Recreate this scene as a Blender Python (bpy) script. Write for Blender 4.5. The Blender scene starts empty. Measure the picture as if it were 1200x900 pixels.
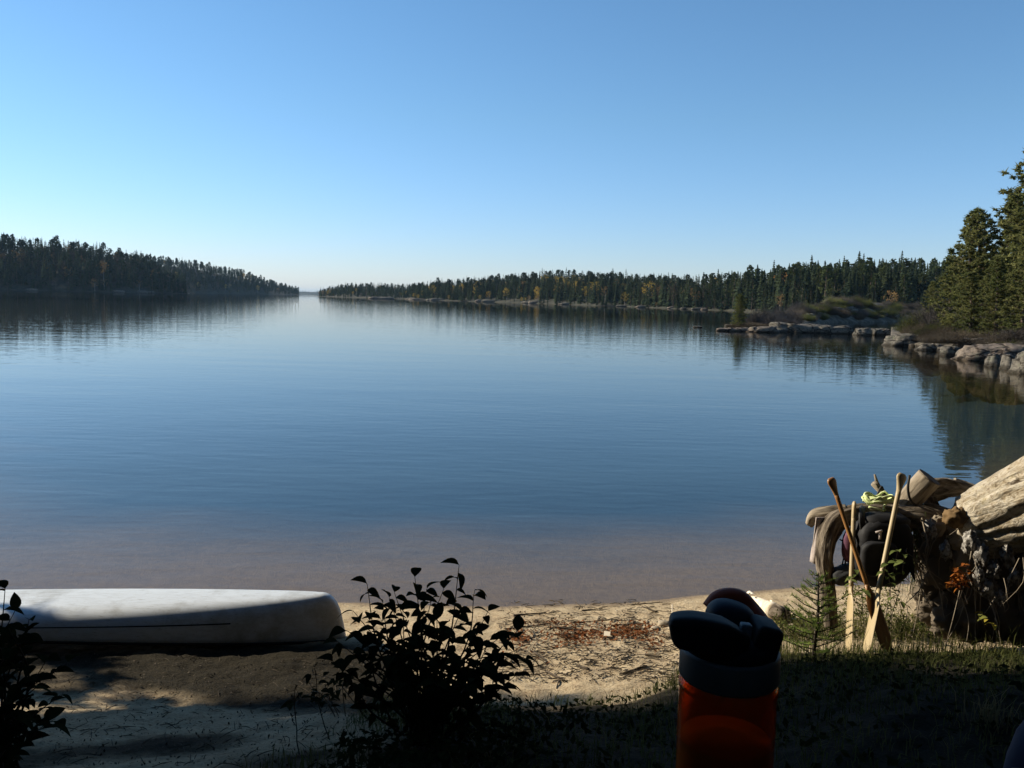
import bpy, math, random
import numpy as np
from mathutils import Vector, Matrix, noise
PI = math.pi; R = math.radians
S = bpy.context.scene; C = S.collection
# ------------------------------------------------------------------ camera
CZ = 2.6; F = 1000.0; PITCH = R(5.7); ROLL = R(1.4)
fw = Vector((0, math.cos(PITCH), -math.sin(PITCH)))
r0 = Vector((1, 0, 0)); u0 = r0.cross(fw)
rt = r0 * math.cos(ROLL) + u0 * math.sin(ROLL)
up = u0 * math.cos(ROLL) - r0 * math.sin(ROLL)
cam = bpy.data.cameras.new('camera'); cam.lens = 30; cam.sensor_width = 36
cam.clip_start = .02; cam.clip_end = 20000
camo = bpy.data.objects.new('camera', cam); C.objects.link(camo); S.camera = camo
m = Matrix((rt, up, -fw)).transposed().to_4x4(); m.translation = (0, 0, CZ)
camo.matrix_world = m
# ------------------------------------------------------------------ sky, sun, exposure
SUN_EL, SUN_AZ = 28, -68                      # degrees; azimuth left of the view direction
w = bpy.data.worlds.new("World"); S.world = w; w.use_nodes = True
nt = w.node_tree; bg = nt.nodes['Background']
sk = nt.nodes.new('ShaderNodeTexSky'); sk.sky_type = 'NISHITA'; sk.sun_disc = False
sk.sun_elevation = R(SUN_EL); sk.sun_rotation = R(SUN_AZ)
sk.altitude = 1500; sk.air_density = 1.5; sk.dust_density = 0.2; sk.ozone_density = 8
gm = nt.nodes.new('ShaderNodeMix'); gm.data_type = 'RGBA'; gm.blend_type = 'MULTIPLY'
gm.inputs[0].default_value = 1; gm.inputs[7].default_value = (1.33, 1.385, 1.335, 1)
nt.links.new(sk.outputs[0], gm.inputs[6])
tc = nt.nodes.new('ShaderNodeTexCoord'); sx_ = nt.nodes.new('ShaderNodeSeparateXYZ'); nt.links.new(tc.outputs['Generated'], sx_.inputs[0])
cr_ = nt.nodes.new('ShaderNodeValToRGB'); el_ = cr_.color_ramp.elements      # clear blue air: less yellow low down, the same all round
while len(el_) < 4: el_.new(.5)
for q_, (p_, c_) in zip(el_, [(0, (.81, .785, 1.0)), (.08, (.81, .785, .93)), (.2, (.80, .785, .80)), (.45, (.735, .76, .735))]): q_.position = p_; q_.color = (*c_, 1)
nt.links.new(sx_.outputs[2], cr_.inputs[0])
gm2 = nt.nodes.new('ShaderNodeMix'); gm2.data_type = 'RGBA'; gm2.blend_type = 'MULTIPLY'; gm2.inputs[0].default_value = 1
nt.links.new(gm.outputs[2], gm2.inputs[6]); nt.links.new(cr_.outputs[0], gm2.inputs[7]); nt.links.new(gm2.outputs[2], bg.inputs[0])
bg.inputs[1].default_value = .084
sl = bpy.data.lights.new('sun', 'SUN'); sl.energy = 5.0; sl.angle = R(.53); sl.color = (1, .89, .70)
slo = bpy.data.objects.new('sun', sl); C.objects.link(slo)
sd = Vector((math.sin(R(SUN_AZ)) * math.cos(R(SUN_EL)), math.cos(R(SUN_AZ)) * math.cos(R(SUN_EL)), math.sin(R(SUN_EL))))
slo.rotation_euler = (-sd).to_track_quat('-Z', 'Y').to_euler()
slo.location = (-30, 20, 40)
S.view_settings.view_transform = 'Standard'; S.view_settings.look = 'None'
S.view_settings.exposure = .7; S.view_settings.gamma = 1
S.render.engine = 'CYCLES'
S.cycles.max_bounces = 6; S.cycles.transparent_max_bounces = 12; S.cycles.volume_bounces = 0

# ------------------------------------------------------------------ pixel helpers (1200 x 900 photo)
def ray(px, py):
    return fw * F + rt * (px - 600) + up * (450 - py)
def at(px, py, D):
    d = ray(px, py); return Vector((0, 0, CZ)) + d * (D / d.y)
def atz(px, py, z):
    d = ray(px, py); return Vector((0, 0, CZ)) + d * ((z - CZ) / d.z)
def yh(px):
    # horizon row at a column
    lo, hi = 200., 500.
    for _ in range(40):
        md = (lo + hi) / 2
        if ray(px, md).z > 0: lo = md
        else: hi = md
    return lo
def interp(x, tab):
    if x <= tab[0][0]: return tab[0][1]
    for (a, b), (c, d) in zip(tab, tab[1:]):
        if x <= c: return b + (d - b) * (x - a) / (c - a)
    return tab[-1][1]
def sstep(a, b, x):
    t = min(1, max(0, (x - a) / (b - a))); return t * t * (3 - 2 * t)
def n3(x, y=0, z=0): return noise.noise(Vector((x, y, z)))

# ------------------------------------------------------------------ mesh builder
class MB:
    def __init__(s): s.v = []; s.f = []; s.mi = []; s.wv = []
    def vert(s, p, w=None):
        s.v.append((p[0], p[1], p[2])); s.wv.append(tuple(w) if w is not None else (p[0], p[1], p[2])); return len(s.v) - 1
    def face(s, idx, m=0): s.f.append(tuple(idx)); s.mi.append(m)
    def poly(s, pts, m=0): s.face([s.vert(p) for p in pts], m)
    def box(s, c, h, rot=None, m=0):
        c = Vector(c); ids = []
        for dx in (-1, 1):
            for dy in (-1, 1):
                for dz in (-1, 1):
                    q = Vector((dx * h[0], dy * h[1], dz * h[2]))
                    if rot is not None: q = rot @ q
                    ids.append(s.vert(c + q))
        for q in ((0, 1, 3, 2), (4, 6, 7, 5), (0, 4, 5, 1), (2, 3, 7, 6), (0, 2, 6, 4), (1, 5, 7, 3)):
            s.face([ids[i] for i in q], m)
    def tube(s, pts, rad, n=8, disp=None, cap=True, m=0, flat=None):
        pts = [Vector(p) for p in pts]
        if not hasattr(rad, '__len__'): rad = [rad] * len(pts)
        t = (pts[1] - pts[0]).normalized()
        a = Vector((0, 0, 1)) if abs(t.z) < .9 else Vector((0, 1, 0))
        nx = (a - t * a.dot(t)).normalized(); rings = []; L = 0
        for i, p in enumerate(pts):
            if i: L += (p - pts[i - 1]).length
            t = (pts[min(i + 1, len(pts) - 1)] - pts[max(i - 1, 0)]).normalized()
            nx = (nx - t * nx.dot(t)).normalized(); ny = t.cross(nx); ring = []
            for k in range(n):
                th = 2 * PI * k / n; r = rad[i]
                if disp: r *= disp(th, L)
                fx, fy = (flat if flat else (1, 1))
                q = p + nx * (math.cos(th) * r * fx) + ny * (math.sin(th) * r * fy)
                ring.append(s.vert(q, (math.cos(th) * rad[i], math.sin(th) * rad[i], L)))
            rings.append(ring)
        for A, B in zip(rings, rings[1:]):
            for k in range(n): s.face((A[k], A[(k + 1) % n], B[(k + 1) % n], B[k]), m)
        if cap: s.face(list(reversed(rings[0])), m); s.face(rings[-1], m)
        return rings
    def lathe(s, prof, n=32, c=(0, 0, 0), m=0, ax=None):
        rings = []
        for r, z in prof:
            rings.append([s.vert((c[0] + r * math.cos(2 * PI * k / n), c[1] + r * math.sin(2 * PI * k / n), c[2] + z)) for k in range(n)])
        for A, B in zip(rings, rings[1:]):
            for k in range(n): s.face((A[k], A[(k + 1) % n], B[(k + 1) % n], B[k]), m)
        s.face(list(reversed(rings[0])), m); s.face(rings[-1], m)
    def ellipsoid(s, c, r, nu=20, nv=12, rot=None, ex=1.0, fn=None, m=0):
        c = Vector(c); rings = []
        sg = lambda v, e: math.copysign(abs(v) ** e, v)
        for j in range(nv + 1):
            ph = -PI / 2 + PI * j / nv; ring = []
            for i in range(nu):
                th = 2 * PI * i / nu
                q = Vector((sg(math.cos(ph), ex) * sg(math.cos(th), ex), sg(math.cos(ph), ex) * sg(math.sin(th), ex), sg(math.sin(ph), ex)))
                k = fn(q) if fn else 1
                q = Vector((q.x * r[0], q.y * r[1], q.z * r[2])) * k
                if rot is not None: q = rot @ q
                ring.append(s.vert(c + q))
            rings.append(ring)
        for A, B in zip(rings, rings[1:]):
            for k in range(nu): s.face((A[k], A[(k + 1) % nu], B[(k + 1) % nu], B[k]), m)
    def mesh(s, name, mats, off=Vector((0, 0, 0)), smooth=True, wv=False):
        me = bpy.data.meshes.new(name)
        me.from_pydata([(a - off[0], b - off[1], c - off[2]) for a, b, c in s.v], [], s.f)
        for mt in mats: me.materials.append(mt)
        if len(mats) > 1: me.polygons.foreach_set('material_index', s.mi)
        if smooth: me.polygons.foreach_set('use_smooth', [True] * len(s.f))
        if wv:
            at_ = me.attributes.new('wv', 'FLOAT_VECTOR', 'POINT')
            at_.data.foreach_set('vector', [c for q in s.wv for c in q])
        me.update(); return me
def wloc(o):
    v = Vector((0, 0, 0))
    while o is not None: v += o.location; o = o.parent
    return v
def obj(name, mb, mats, parent=None, smooth=True, wv=False, loc=None):
    """link a mesh built in world coordinates; origin at its parent's place or at loc"""
    if not isinstance(mats, (list, tuple)): mats = [mats]
    if isinstance(mb, MB):
        off = wloc(parent) if parent is not None else Vector(loc or (0, 0, 0))
        me = mb.mesh(name, mats, off, smooth, wv)
    else: me = mb
    o = bpy.data.objects.new(name, me); C.objects.link(o)
    if parent is not None: o.parent = parent
    elif loc is not None: o.location = loc
    return o
def tag(o, label=None, cat=None, group=None, kind=None):
    if label: o['label'] = label
    if cat: o['category'] = cat
    if group: o['group'] = group
    if kind: o['kind'] = kind
    return o
def thing(name, loc, label, cat, group=None):
    o = bpy.data.objects.new(name, None); C.objects.link(o); o.location = loc; o.empty_display_size = .1
    return tag(o, label, cat, group)
def dup(root, loc, rz=0, sc=1, label=None, group=None, tilt=(0, 0)):
    r = root.copy(); C.objects.link(r); r.location = loc; r.rotation_euler = (tilt[0], tilt[1], rz)
    r.scale = sc if hasattr(sc, '__len__') else (sc, sc, sc)
    if label: r['label'] = label
    if group: r['group'] = group
    for ch in list(root.children):
        c = ch.copy(); C.objects.link(c); c.parent = r
        for g in ch.children:
            d = g.copy(); C.objects.link(d); d.parent = c
    return r

# ------------------------------------------------------------------ materials
def ramp(nt, fac, stops):
    n = nt.nodes.new('ShaderNodeValToRGB'); e = n.color_ramp.elements
    while len(e) < len(stops): e.new(.5)
    for i, (p, c) in enumerate(stops): e[i].position = p; e[i].color = (*c, 1)
    nt.links.new(fac, n.inputs[0]); return n.outputs[0]
def mk(name):
    mt = bpy.data.materials.new(name); mt.use_nodes = True
    return mt, mt.node_tree, mt.node_tree.nodes['Principled BSDF']
def coords(nt, src, scale):
    mp = nt.nodes.new('ShaderNodeMapping'); mp.inputs['Scale'].default_value = scale
    if src == 'wv':
        a = nt.nodes.new('ShaderNodeAttribute'); a.attribute_name = 'wv'; nt.links.new(a.outputs['Vector'], mp.inputs[0])
    elif src == 'pos':
        a = nt.nodes.new('ShaderNodeNewGeometry'); nt.links.new(a.outputs['Position'], mp.inputs[0])
    else:
        a = nt.nodes.new('ShaderNodeTexCoord'); nt.links.new(a.outputs['Object'], mp.inputs[0])
    return mp.outputs[0]
def noisetex(nt, vec, scale, detail=6, rough=.6, dist=0):
    n = nt.nodes.new('ShaderNodeTexNoise'); n.inputs['Scale'].default_value = scale
    n.inputs['Detail'].default_value = detail; n.inputs['Roughness'].default_value = rough; n.inputs['Distortion'].default_value = dist
    nt.links.new(vec, n.inputs['Vector']); return n.outputs['Fac']
def bump(nt, b, h, strength, dist):
    n = nt.nodes.new('ShaderNodeBump'); n.inputs['Strength'].default_value = strength; n.inputs['Distance'].default_value = dist
    nt.links.new(h, n.inputs['Height']); nt.links.new(n.outputs[0], b.inputs['Normal'])
def mix(nt, fac, a, b, mode='MIX'):
    n = nt.nodes.new('ShaderNodeMix'); n.data_type = 'RGBA'; n.blend_type = mode
    for i, v in ((0, fac), (6, a), (7, b)):
        if isinstance(v, (int, float)): n.inputs[i].default_value = v
        elif isinstance(v, tuple): n.inputs[i].default_value = (*v, 1)
        else: nt.links.new(v, n.inputs[i])
    return n.outputs[2]
def M(name, c1, c2=None, scale=6, rough=.7, bmp=0, bdist=.01, src='obj', sc=(1, 1, 1), spec=.3, lo=.35, hi=.65, metal=0, mid=None):
    mt, nt, b = mk(name)
    b.inputs['Roughness'].default_value = rough; b.inputs['Specular IOR Level'].default_value = spec; b.inputs['Metallic'].default_value = metal
    if c2 is None: c2 = tuple(x * .8 for x in c1)
    v = coords(nt, src, sc); h = noisetex(nt, v, scale)
    st = [(lo, c1), (hi, c2)] if mid is None else [(lo, c1), ((lo + hi) / 2, mid), (hi, c2)]
    nt.links.new(ramp(nt, h, st), b.inputs['Base Color'])
    if bmp: bump(nt, b, h, bmp, bdist)
    return mt
def leafmat(name, c1, c2, scale=.35, trans=.3, src='pos', rough=.7, rnd=False, c3=None):
    mt, nt, b = mk(name); nt.nodes.remove(b)
    v = coords(nt, src, (1, 1, 1)); h = noisetex(nt, v, scale, 4, .7)
    if rnd:
        oi = nt.nodes.new('ShaderNodeObjectInfo'); h = oi.outputs['Random']
        col = ramp(nt, h, [(0, c1), (1, c2)] if c3 is None else [(0, c1), (.6, c2), (1, c3)])
    else: col = ramp(nt, h, [(.33, c1), (.67, c2)] if c3 is None else [(.33, c1), (.5, c2), (.68, c3)])
    d = nt.nodes.new('ShaderNodeBsdfDiffuse'); t = nt.nodes.new('ShaderNodeBsdfTranslucent'); mx = nt.nodes.new('ShaderNodeMixShader')
    mx.inputs[0].default_value = trans
    nt.links.new(col, d.inputs[0]); nt.links.new(col, t.inputs[0]); nt.links.new(d.outputs[0], mx.inputs[1]); nt.links.new(t.outputs[0], mx.inputs[2])
    nt.links.new(mx.outputs[0], nt.nodes['Material Output'].inputs[0]); return mt

m_spruce = leafmat('spruce_needles', (.02, .033, .022), (.06, .075, .038), .12, .2)
m_pine = leafmat('pine_needles', (.08, .10, .035), (.20, .195, .075), .4, .35)
m_olive = leafmat('jack_pine_needles', (.04, .06, .025), (.085, .095, .035), .15, .25)
m_yellow = leafmat('yellow_birch_leaves', (.30, .20, .04), (.44, .32, .07), .2, .35)
m_rust = leafmat('rusty_birch_leaves', (.15, .10, .05), (.25, .16, .065), .2, .3)
m_bare = leafmat('bare_twigs', (.06, .047, .038), (.135, .10, .078), .3, .1)
m_bark = M('conifer_bark', (.06, .045, .035), (.14, .10, .075), 5, .9)
m_birch = M('birch_bark_far', (.35, .33, .3), (.22, .2, .18), 3, .8)
# granite with lichen, crevices and a dark band where the water wets it
def granite(name, c1, c2, wet=True):
    mt, nt, b = mk(name); b.inputs['Roughness'].default_value = .85; b.inputs['Specular IOR Level'].default_value = .2
    v = coords(nt, 'pos', (1, 1, 1)); v2 = coords(nt, 'pos', (1, 1, 2.2))
    h = noisetex(nt, v, .9, 8, .65); k = noisetex(nt, v2, 4, 6, .7)
    col = mix(nt, .55, ramp(nt, h, [(.35, c1), (.65, c2)]), ramp(nt, k, [(.36, tuple(x * .3 for x in c1)), (.5, c2), (.66, tuple(min(1, x * 1.3) for x in c2))]))
    li = noisetex(nt, v, 2.3, 7, .75)
    col = mix(nt, ramp(nt, li, [(.54, (0, 0, 0)), (.62, (.7, .7, .7))]), col, (.10, .105, .075))
    li2 = noisetex(nt, coords(nt, 'pos', (1, 1, 1.4)), 3.7, 6, .7)
    col = mix(nt, ramp(nt, li2, [(.57, (0, 0, 0)), (.62, (.75, .75, .75))]), col, (.022, .02, .018))
    vo = nt.nodes.new('ShaderNodeTexVoronoi'); vo.feature = 'DISTANCE_TO_EDGE'; vo.inputs['Scale'].default_value = .55
    wv_ = nt.nodes.new('ShaderNodeVectorMath'); wv_.operation = 'MULTIPLY_ADD'; wv_.inputs[1].default_value = (.8, .8, .8)
    nz = nt.nodes.new('ShaderNodeTexNoise'); nz.inputs['Scale'].default_value = 1.5; nt.links.new(v2, nz.inputs['Vector']); nt.links.new(nz.outputs['Color'], wv_.inputs[0]); nt.links.new(v2, wv_.inputs[2]); nt.links.new(wv_.outputs[0], vo.inputs['Vector'])
    cr = ramp(nt, vo.outputs['Distance'], [(.012, (.22, .2, .18)), (.05, (1, 1, 1))]); col = mix(nt, 1, col, cr, 'MULTIPLY')
    if wet:
        g = nt.nodes.new('ShaderNodeNewGeometry'); sp = nt.nodes.new('ShaderNodeSeparateXYZ'); nt.links.new(g.outputs['Position'], sp.inputs[0])
        ad = nt.nodes.new('ShaderNodeMath'); ad.operation = 'MULTIPLY_ADD'; ad.inputs[1].default_value = .25; nt.links.new(h, ad.inputs[0])
        nt.links.new(sp.outputs[2], ad.inputs[2])
        col = mix(nt, 1, col, ramp(nt, ad.outputs[0], [(.22, (.34, .32, .29)), (.32, (1, 1, 1))]), 'MULTIPLY')
    nt.links.new(col, b.inputs['Base Color'])
    hm = nt.nodes.new('ShaderNodeMath'); hm.operation = 'MULTIPLY_ADD'; hm.inputs[1].default_value = .5; nt.links.new(k, hm.inputs[2]); nt.links.new(cr, hm.inputs[0])
    bump(nt, b, hm.outputs[0], .7, .15)
    return mt
m_rock = granite('granite', (.045, .041, .035), (.145, .13, .108))
m_rockpink = granite('pink_granite', (.08, .06, .048), (.19, .155, .125))
m_forestfloor = M('forest_floor', (.018, .02, .012), (.05, .045, .028), .25, .95, src='pos')
m_brushland = M('brushy_rock_slope', (.03, .027, .019), (.115, .10, .08), .55, .95, .6, .5, src='pos', mid=(.055, .048, .034))

# ------------------------------------------------------------------ ground sheet: beach, bank, lake bed
SH = [(-40, 41), (-6, 7.15), (-3, 6.98), (0, 7.02), (1, 7.18), (2, 7.5), (3, 7.75), (6, 8.2), (40, 45), (60, 46), (400, 40)]
def shore(x): return interp(x, SH) + .05 * n3(x * 1.3, 3)
def toe(x): return 4.75 + .95 * sstep(.5, 1.7, x) - .1 * sstep(-.5, -1.2, x) + .12 * n3(x * .9, 7)
def gz(x, y):
    d = shore(x) - y
    if d < 0:
        d = -d
        return max(-6, -.07 * d - .004 * d * d)
    z = .115 * d
    t = toe(x) - y
    if t > 0:
        left = sstep(-.7, -1.3, x)
        sl = .255 - .03 * left
        z += sl * t * sstep(0, .25, t + .12)
    if z > 1.2: z = 1.2 + (z - 1.2) * .25
    if y < 1: z = min(z, 1.5) + .02 * max(0, -y - 3)
    k = 1 if abs(x) < 12 else .5
    return z + k * (.018 * n3(x * 2.1, y * 2.1, 1) + .014 * n3(x * 5, y * 5, 5) - .022 * max(0, n3(x * 4.2, y * 3.2, 21) - .25) + .012 * n3(x * 11, y * 11, 9) + .008 * n3(x * 24, y * 24, 12)) * min(1, d * 3)
def axis(a, b, st, far, g=1.35):
    v = list(np.arange(a, b + 1e-6, st)); s_ = st; q = b
    while q < far[1]: s_ *= g; q += s_; v.append(q)
    s_ = st; q = a; pre = []
    while q > far[0]: s_ *= g; q -= s_; pre.append(q)
    return pre[::-1] + v
gx = axis(-3.6, 4.0, .028, (-9000, 9000)); gy = axis(1.7, 8.2, .028, (-800, 12000))
mt, nt, b = mk('ground'); b.inputs['Roughness'].default_value = .95; b.inputs['Specular IOR Level'].default_value = .1
v = coords(nt, 'pos', (1, 1, 1))
fine = noisetex(nt, v, 60, 5, .7); med = noisetex(nt, v, 5.5, 6, .65); lump = noisetex(nt, v, 14, 5, .6)
sand = mix(nt, .55, ramp(nt, fine, [(.3, (.16, .115, .07)), (.5, (.46, .36, .23)), (.7, (.60, .49, .33))]), ramp(nt, med, [(.33, (.28, .20, .125)), (.5, (.47, .37, .24)), (.66, (.56, .46, .31))]))
crumbs = ramp(nt, noisetex(nt, coords(nt, 'pos', (1, 1.6, 1)), 38, 3, .6), [(.60, (1, 1, 1)), (.64, (.35, .26, .18))])
sand = mix(nt, .8, sand, crumbs, 'MULTIPLY')
soil_shade = mix(nt, .5, ramp(nt, lump, [(.35, (.006, .005, .0035)), (.65, (.022, .018, .011))]), ramp(nt, fine, [(.35, (.005, .005, .003)), (.65, (.028, .023, .013))]))
wet = mix(nt, .5, ramp(nt, med, [(.35, (.19, .145, .10)), (.65, (.26, .20, .14))]), ramp(nt, lump, [(.3, (.16, .125, .09)), (.7, (.27, .21, .15))]))
silt_scatter = ramp(nt, med, [(.35, (.006, .032, .085)), (.65, (.010, .045, .105))])  # silt colour made blue to carry the light scattered in deep water
def attr(nt, nm):
    a = nt.nodes.new('ShaderNodeAttribute'); a.attribute_name = nm; return a.outputs['Fac']
col = mix(nt, attr(nt, 'soil_shade'), sand, soil_shade); col = mix(nt, attr(nt, 'wet'), col, wet); col = mix(nt, attr(nt, 'silt_scatter'), col, silt_scatter)
nt.links.new(col, b.inputs['Base Color'])
hh = nt.nodes.new('ShaderNodeMath'); hh.operation = 'ADD'; nt.links.new(lump, hh.inputs[0]); nt.links.new(fine, hh.inputs[1])
bump(nt, b, hh.outputs[0], .8, .02)
m_ground = mt
vs = []; so = []; we = []; si = []
for y in gy:
    for x in gx:
        vs.append((x, y, gz(x, y))); d = y - shore(x)
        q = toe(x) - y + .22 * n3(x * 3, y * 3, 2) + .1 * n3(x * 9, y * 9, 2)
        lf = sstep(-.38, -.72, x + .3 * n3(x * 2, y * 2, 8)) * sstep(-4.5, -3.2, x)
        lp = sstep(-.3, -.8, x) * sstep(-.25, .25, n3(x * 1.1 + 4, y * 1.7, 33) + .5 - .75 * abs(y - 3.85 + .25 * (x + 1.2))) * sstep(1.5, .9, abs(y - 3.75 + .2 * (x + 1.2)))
        shade_mask = sstep(-.25, -.75, x + .2 * n3(x * 3, y * 3, 8)) * sstep(5.95, 5.7, y + .15 * n3(x * 2, 5))  # shade around the canoe, painted into the ground with the dark soil colour
        so.append(max(sstep(-.05, .22, q) * (1 - .9 * lf), shade_mask * .985) * (1 - .78 * lp * shade_mask) if d < 0 else 0)
        we.append(sstep(-.16, .02, d + .06 * n3(x * 4, y * 2, 6)))
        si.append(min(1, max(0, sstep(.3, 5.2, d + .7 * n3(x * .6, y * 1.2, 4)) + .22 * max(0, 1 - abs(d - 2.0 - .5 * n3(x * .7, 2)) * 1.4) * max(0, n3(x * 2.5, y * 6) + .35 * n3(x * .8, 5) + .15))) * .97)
nx_ = len(gx); fs = [(j * nx_ + i, j * nx_ + i + 1, (j + 1) * nx_ + i + 1, (j + 1) * nx_ + i) for j in range(len(gy) - 1) for i in range(nx_ - 1)]
me = bpy.data.meshes.new('ground'); me.from_pydata(vs, [], fs); me.materials.append(m_ground)
me.polygons.foreach_set('use_smooth', [True] * len(fs))
for nm, ar in (('soil_shade', so), ('wet', we), ('silt_scatter', si)):
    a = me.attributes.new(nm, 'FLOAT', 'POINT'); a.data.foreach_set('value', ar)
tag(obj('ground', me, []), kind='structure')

# ------------------------------------------------------------------ lake
mt, nt, b = mk('lake_water'); nt.nodes.remove(b)
v = coords(nt, 'pos', (.55, 1.5, 1)); v2 = coords(nt, 'pos', (.25, .8, 1))
a = noisetex(nt, v, 2.6, 1.5, .45, .3); c_ = noisetex(nt, v2, .5, 3, .5, .2)
ad = nt.nodes.new('ShaderNodeMath'); ad.operation = 'MULTIPLY_ADD'; ad.inputs[1].default_value = 3.0
nt.links.new(c_, ad.inputs[0]); nt.links.new(a, ad.inputs[2])
bp = nt.nodes.new('ShaderNodeBump'); bp.inputs['Strength'].default_value = 1; bp.inputs['Distance'].default_value = .0040
nt.links.new(ad.outputs[0], bp.inputs['Height'])
fr = nt.nodes.new('ShaderNodeFresnel'); 
ge = nt.nodes.new('ShaderNodeNewGeometry'); io = nt.nodes.new('ShaderNodeMath'); io.operation = 'MULTIPLY_ADD'   # same fresnel seen from above and below
io.inputs[1].default_value = 1 / 1.48 - 1.48; io.inputs[2].default_value = 1.48; nt.links.new(ge.outputs['Backfacing'], io.inputs[0]); nt.links.new(io.outputs[0], fr.inputs[0])
nt.links.new(bp.outputs[0], fr.inputs[1])
tr = nt.nodes.new('ShaderNodeBsdfTransparent'); tr.inputs[0].default_value = (.84, .79, .65, 1)
gl = nt.nodes.new('ShaderNodeBsdfGlossy'); gl.inputs['Roughness'].default_value = .0; nt.links.new(bp.outputs[0], gl.inputs['Normal'])
mx = nt.nodes.new('ShaderNodeMixShader'); nt.links.new(fr.outputs[0], mx.inputs[0]); nt.links.new(tr.outputs[0], mx.inputs[1]); nt.links.new(gl.outputs[0], mx.inputs[2])
nt.links.new(mx.outputs[0], nt.nodes['Material Output'].inputs[0])
wb = MB(); wb.poly([(-8000, 3, 0), (8000, 3, 0), (8000, 11000, 0), (-8000, 11000, 0)])
tag(obj('water', wb, mt), kind='structure')

# ------------------------------------------------------------------ tree models
def spruce_mb(seed, nw, nb, rad=.15, base=.08, hi=False):
    rn = random.Random(seed); t = MB(); c = MB()
    t.tube([(0, 0, -.03), (0, 0, .5), (0, 0, .99)], [.014, .009, .002], 5)
    gap = rn.random()
    for i in range(nw):
        z = base + (1 - base - .012) * (i / (nw - 1)) ** .95
        r = rad * (1 - z) ** .78 * (.78 + .4 * rn.random()) + .011
        if rn.random() < .12: r *= .6
        for k in range(nb):
            az = 2 * PI * (k + rn.random()) / nb + i; rr = r * (.65 + .55 * rn.random()); wd = .40 * rr + .006
            ca, sa = math.cos(az), math.sin(az); zz = z + rn.uniform(-.012, .012); dr = rr * rn.uniform(.25, .6)
            p0 = (0, 0, zz + .01); tip = (ca * rr, sa * rr, zz - dr); mx_ = .6 * rr
            l = (ca * mx_ - sa * wd, sa * mx_ + ca * wd, zz - dr * .9); r_ = (ca * mx_ + sa * wd, sa * mx_ - ca * wd, zz - dr * .9)
            i0, i1, i2, i3 = c.vert(p0), c.vert(l), c.vert(tip), c.vert(r_)
            if hi:
                i4 = c.vert((ca * mx_, sa * mx_, zz - dr * .35))
                c.face((i0, i1, i4)); c.face((i1, i2, i4)); c.face((i2, i3, i4)); c.face((i3, i0, i4))
            else: c.face((i0, i1, i2)); c.face((i0, i2, i3))
    return t, c
def jack_mb(seed, n=110):
    rn = random.Random(seed); t = MB(); c = MB()
    t.tube([(0, 0, -.03), (.01, 0, .5), (0, .01, .95)], [.016, .011, .004], 5)
    for i in range(n):
        z = .28 + .7 * rn.random() ** .8; env = .165 * min(1, (z - .22) * 4.5) * max(0, 1 - (z - .25) / .78) ** .55 + .012
        az = rn.random() * 2 * PI; rr = env * (.35 + .65 * rn.random()); p = Vector((math.cos(az) * rr, math.sin(az) * rr, z))
        for _ in range(5):
            d = Vector((rn.gauss(0, 1), rn.gauss(0, 1), rn.gauss(.3, .7))).normalized() * rn.uniform(.03, .055)
            s_ = d.cross(Vector((rn.random(), rn.random(), rn.random()))).normalized() * .018
            c.poly([p - d * .6, p + s_, p + d, p - s_])
    return t, c
def broad_mb(seed, n=230, leaf=.03, base=.3, rad=.24, limbs=9, twiggy=False):
    rn = random.Random(seed); t = MB(); c = MB()
    t.tube([(0, 0, -.03), (.01, 0, .4), (-.01, .01, .8)], [.016, .011, .004], 5); ends = []
    for i in range(limbs):
        z = base + (.85 - base) * i / limbs; az = i * 2.4 + rn.random(); rr = rad * (.5 + .5 * math.sin(PI * (z - base + .12) / .8))
        e = Vector((math.cos(az) * rr, math.sin(az) * rr, z + .14)); t.tube([(0, 0, z), e * .5 + Vector((0, 0, z * .45)), e], [.007, .005, .002], 4, cap=False); ends.append(e)
        ends.append(e * .55 + Vector((0, 0, z * .5)))
    ends.append(Vector((0, 0, .9))); ends.append(Vector((0, 0, .8)))
    for i in range(n):
        e = rn.choice(ends); p = e + Vector((rn.gauss(0, .05), rn.gauss(0, .05), rn.gauss(0, .05)))
        d = Vector((rn.gauss(0, 1), rn.gauss(0, 1), rn.gauss(0, 1) + (.8 if twiggy else 0))).normalized() * leaf * rn.uniform(.7, 1.6)
        s_ = d.cross(Vector((rn.random(), rn.random(), rn.random() + .1))).normalized() * (leaf * (.12 if twiggy else .8))
        c.poly([p - d, p + s_, p + d, p - s_])
    return t, c
def shrub_mb(seed, n=800, flat=.75):
    """bare brush: many thin twigs rising from the ground in a dome"""
    rn = random.Random(seed); c = MB()
    for i in range(n):
        az = rn.random() * 2 * PI; q = rn.random() ** .6; b_ = Vector((math.cos(az) * q * .35, math.sin(az) * q * .35, 0))
        h = flat * (1 - .45 * q) * rn.uniform(.45, 1) * (.75 + .7 * n3(math.cos(az) * 1.6 * q + seed * 5, math.sin(az) * 1.6 * q, seed)); e = b_ + Vector((math.cos(az) * .3 * q, math.sin(az) * .3 * q, h))
        mid = (b_ + e) / 2 + Vector((rn.gauss(0, .05), rn.gauss(0, .05), rn.gauss(0, .04)))
        s_ = Vector((rn.gauss(0, 1), rn.gauss(0, 1), 0)).normalized() * .007
        c.poly([b_ - s_, b_ + s_, mid + s_ * .7, mid - s_ * .7])
        for _ in range(3):
            f_ = mid.lerp(e, rn.random()) + Vector((rn.gauss(0, .09), rn.gauss(0, .09), rn.gauss(.03, .06)))
            c.poly([mid - s_ * .6, mid + s_ * .6, f_]); c.poly([f_ + Vector((.012, 0, 0)), f_ + Vector((-.008, .008, .006)), f_ + Vector((0, -.006, .02))])
    return c
spr_lo = [spruce_mb(i, 20, 5, (.13, .15, .11, .14, .16)[i]) for i in range(5)]
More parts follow.
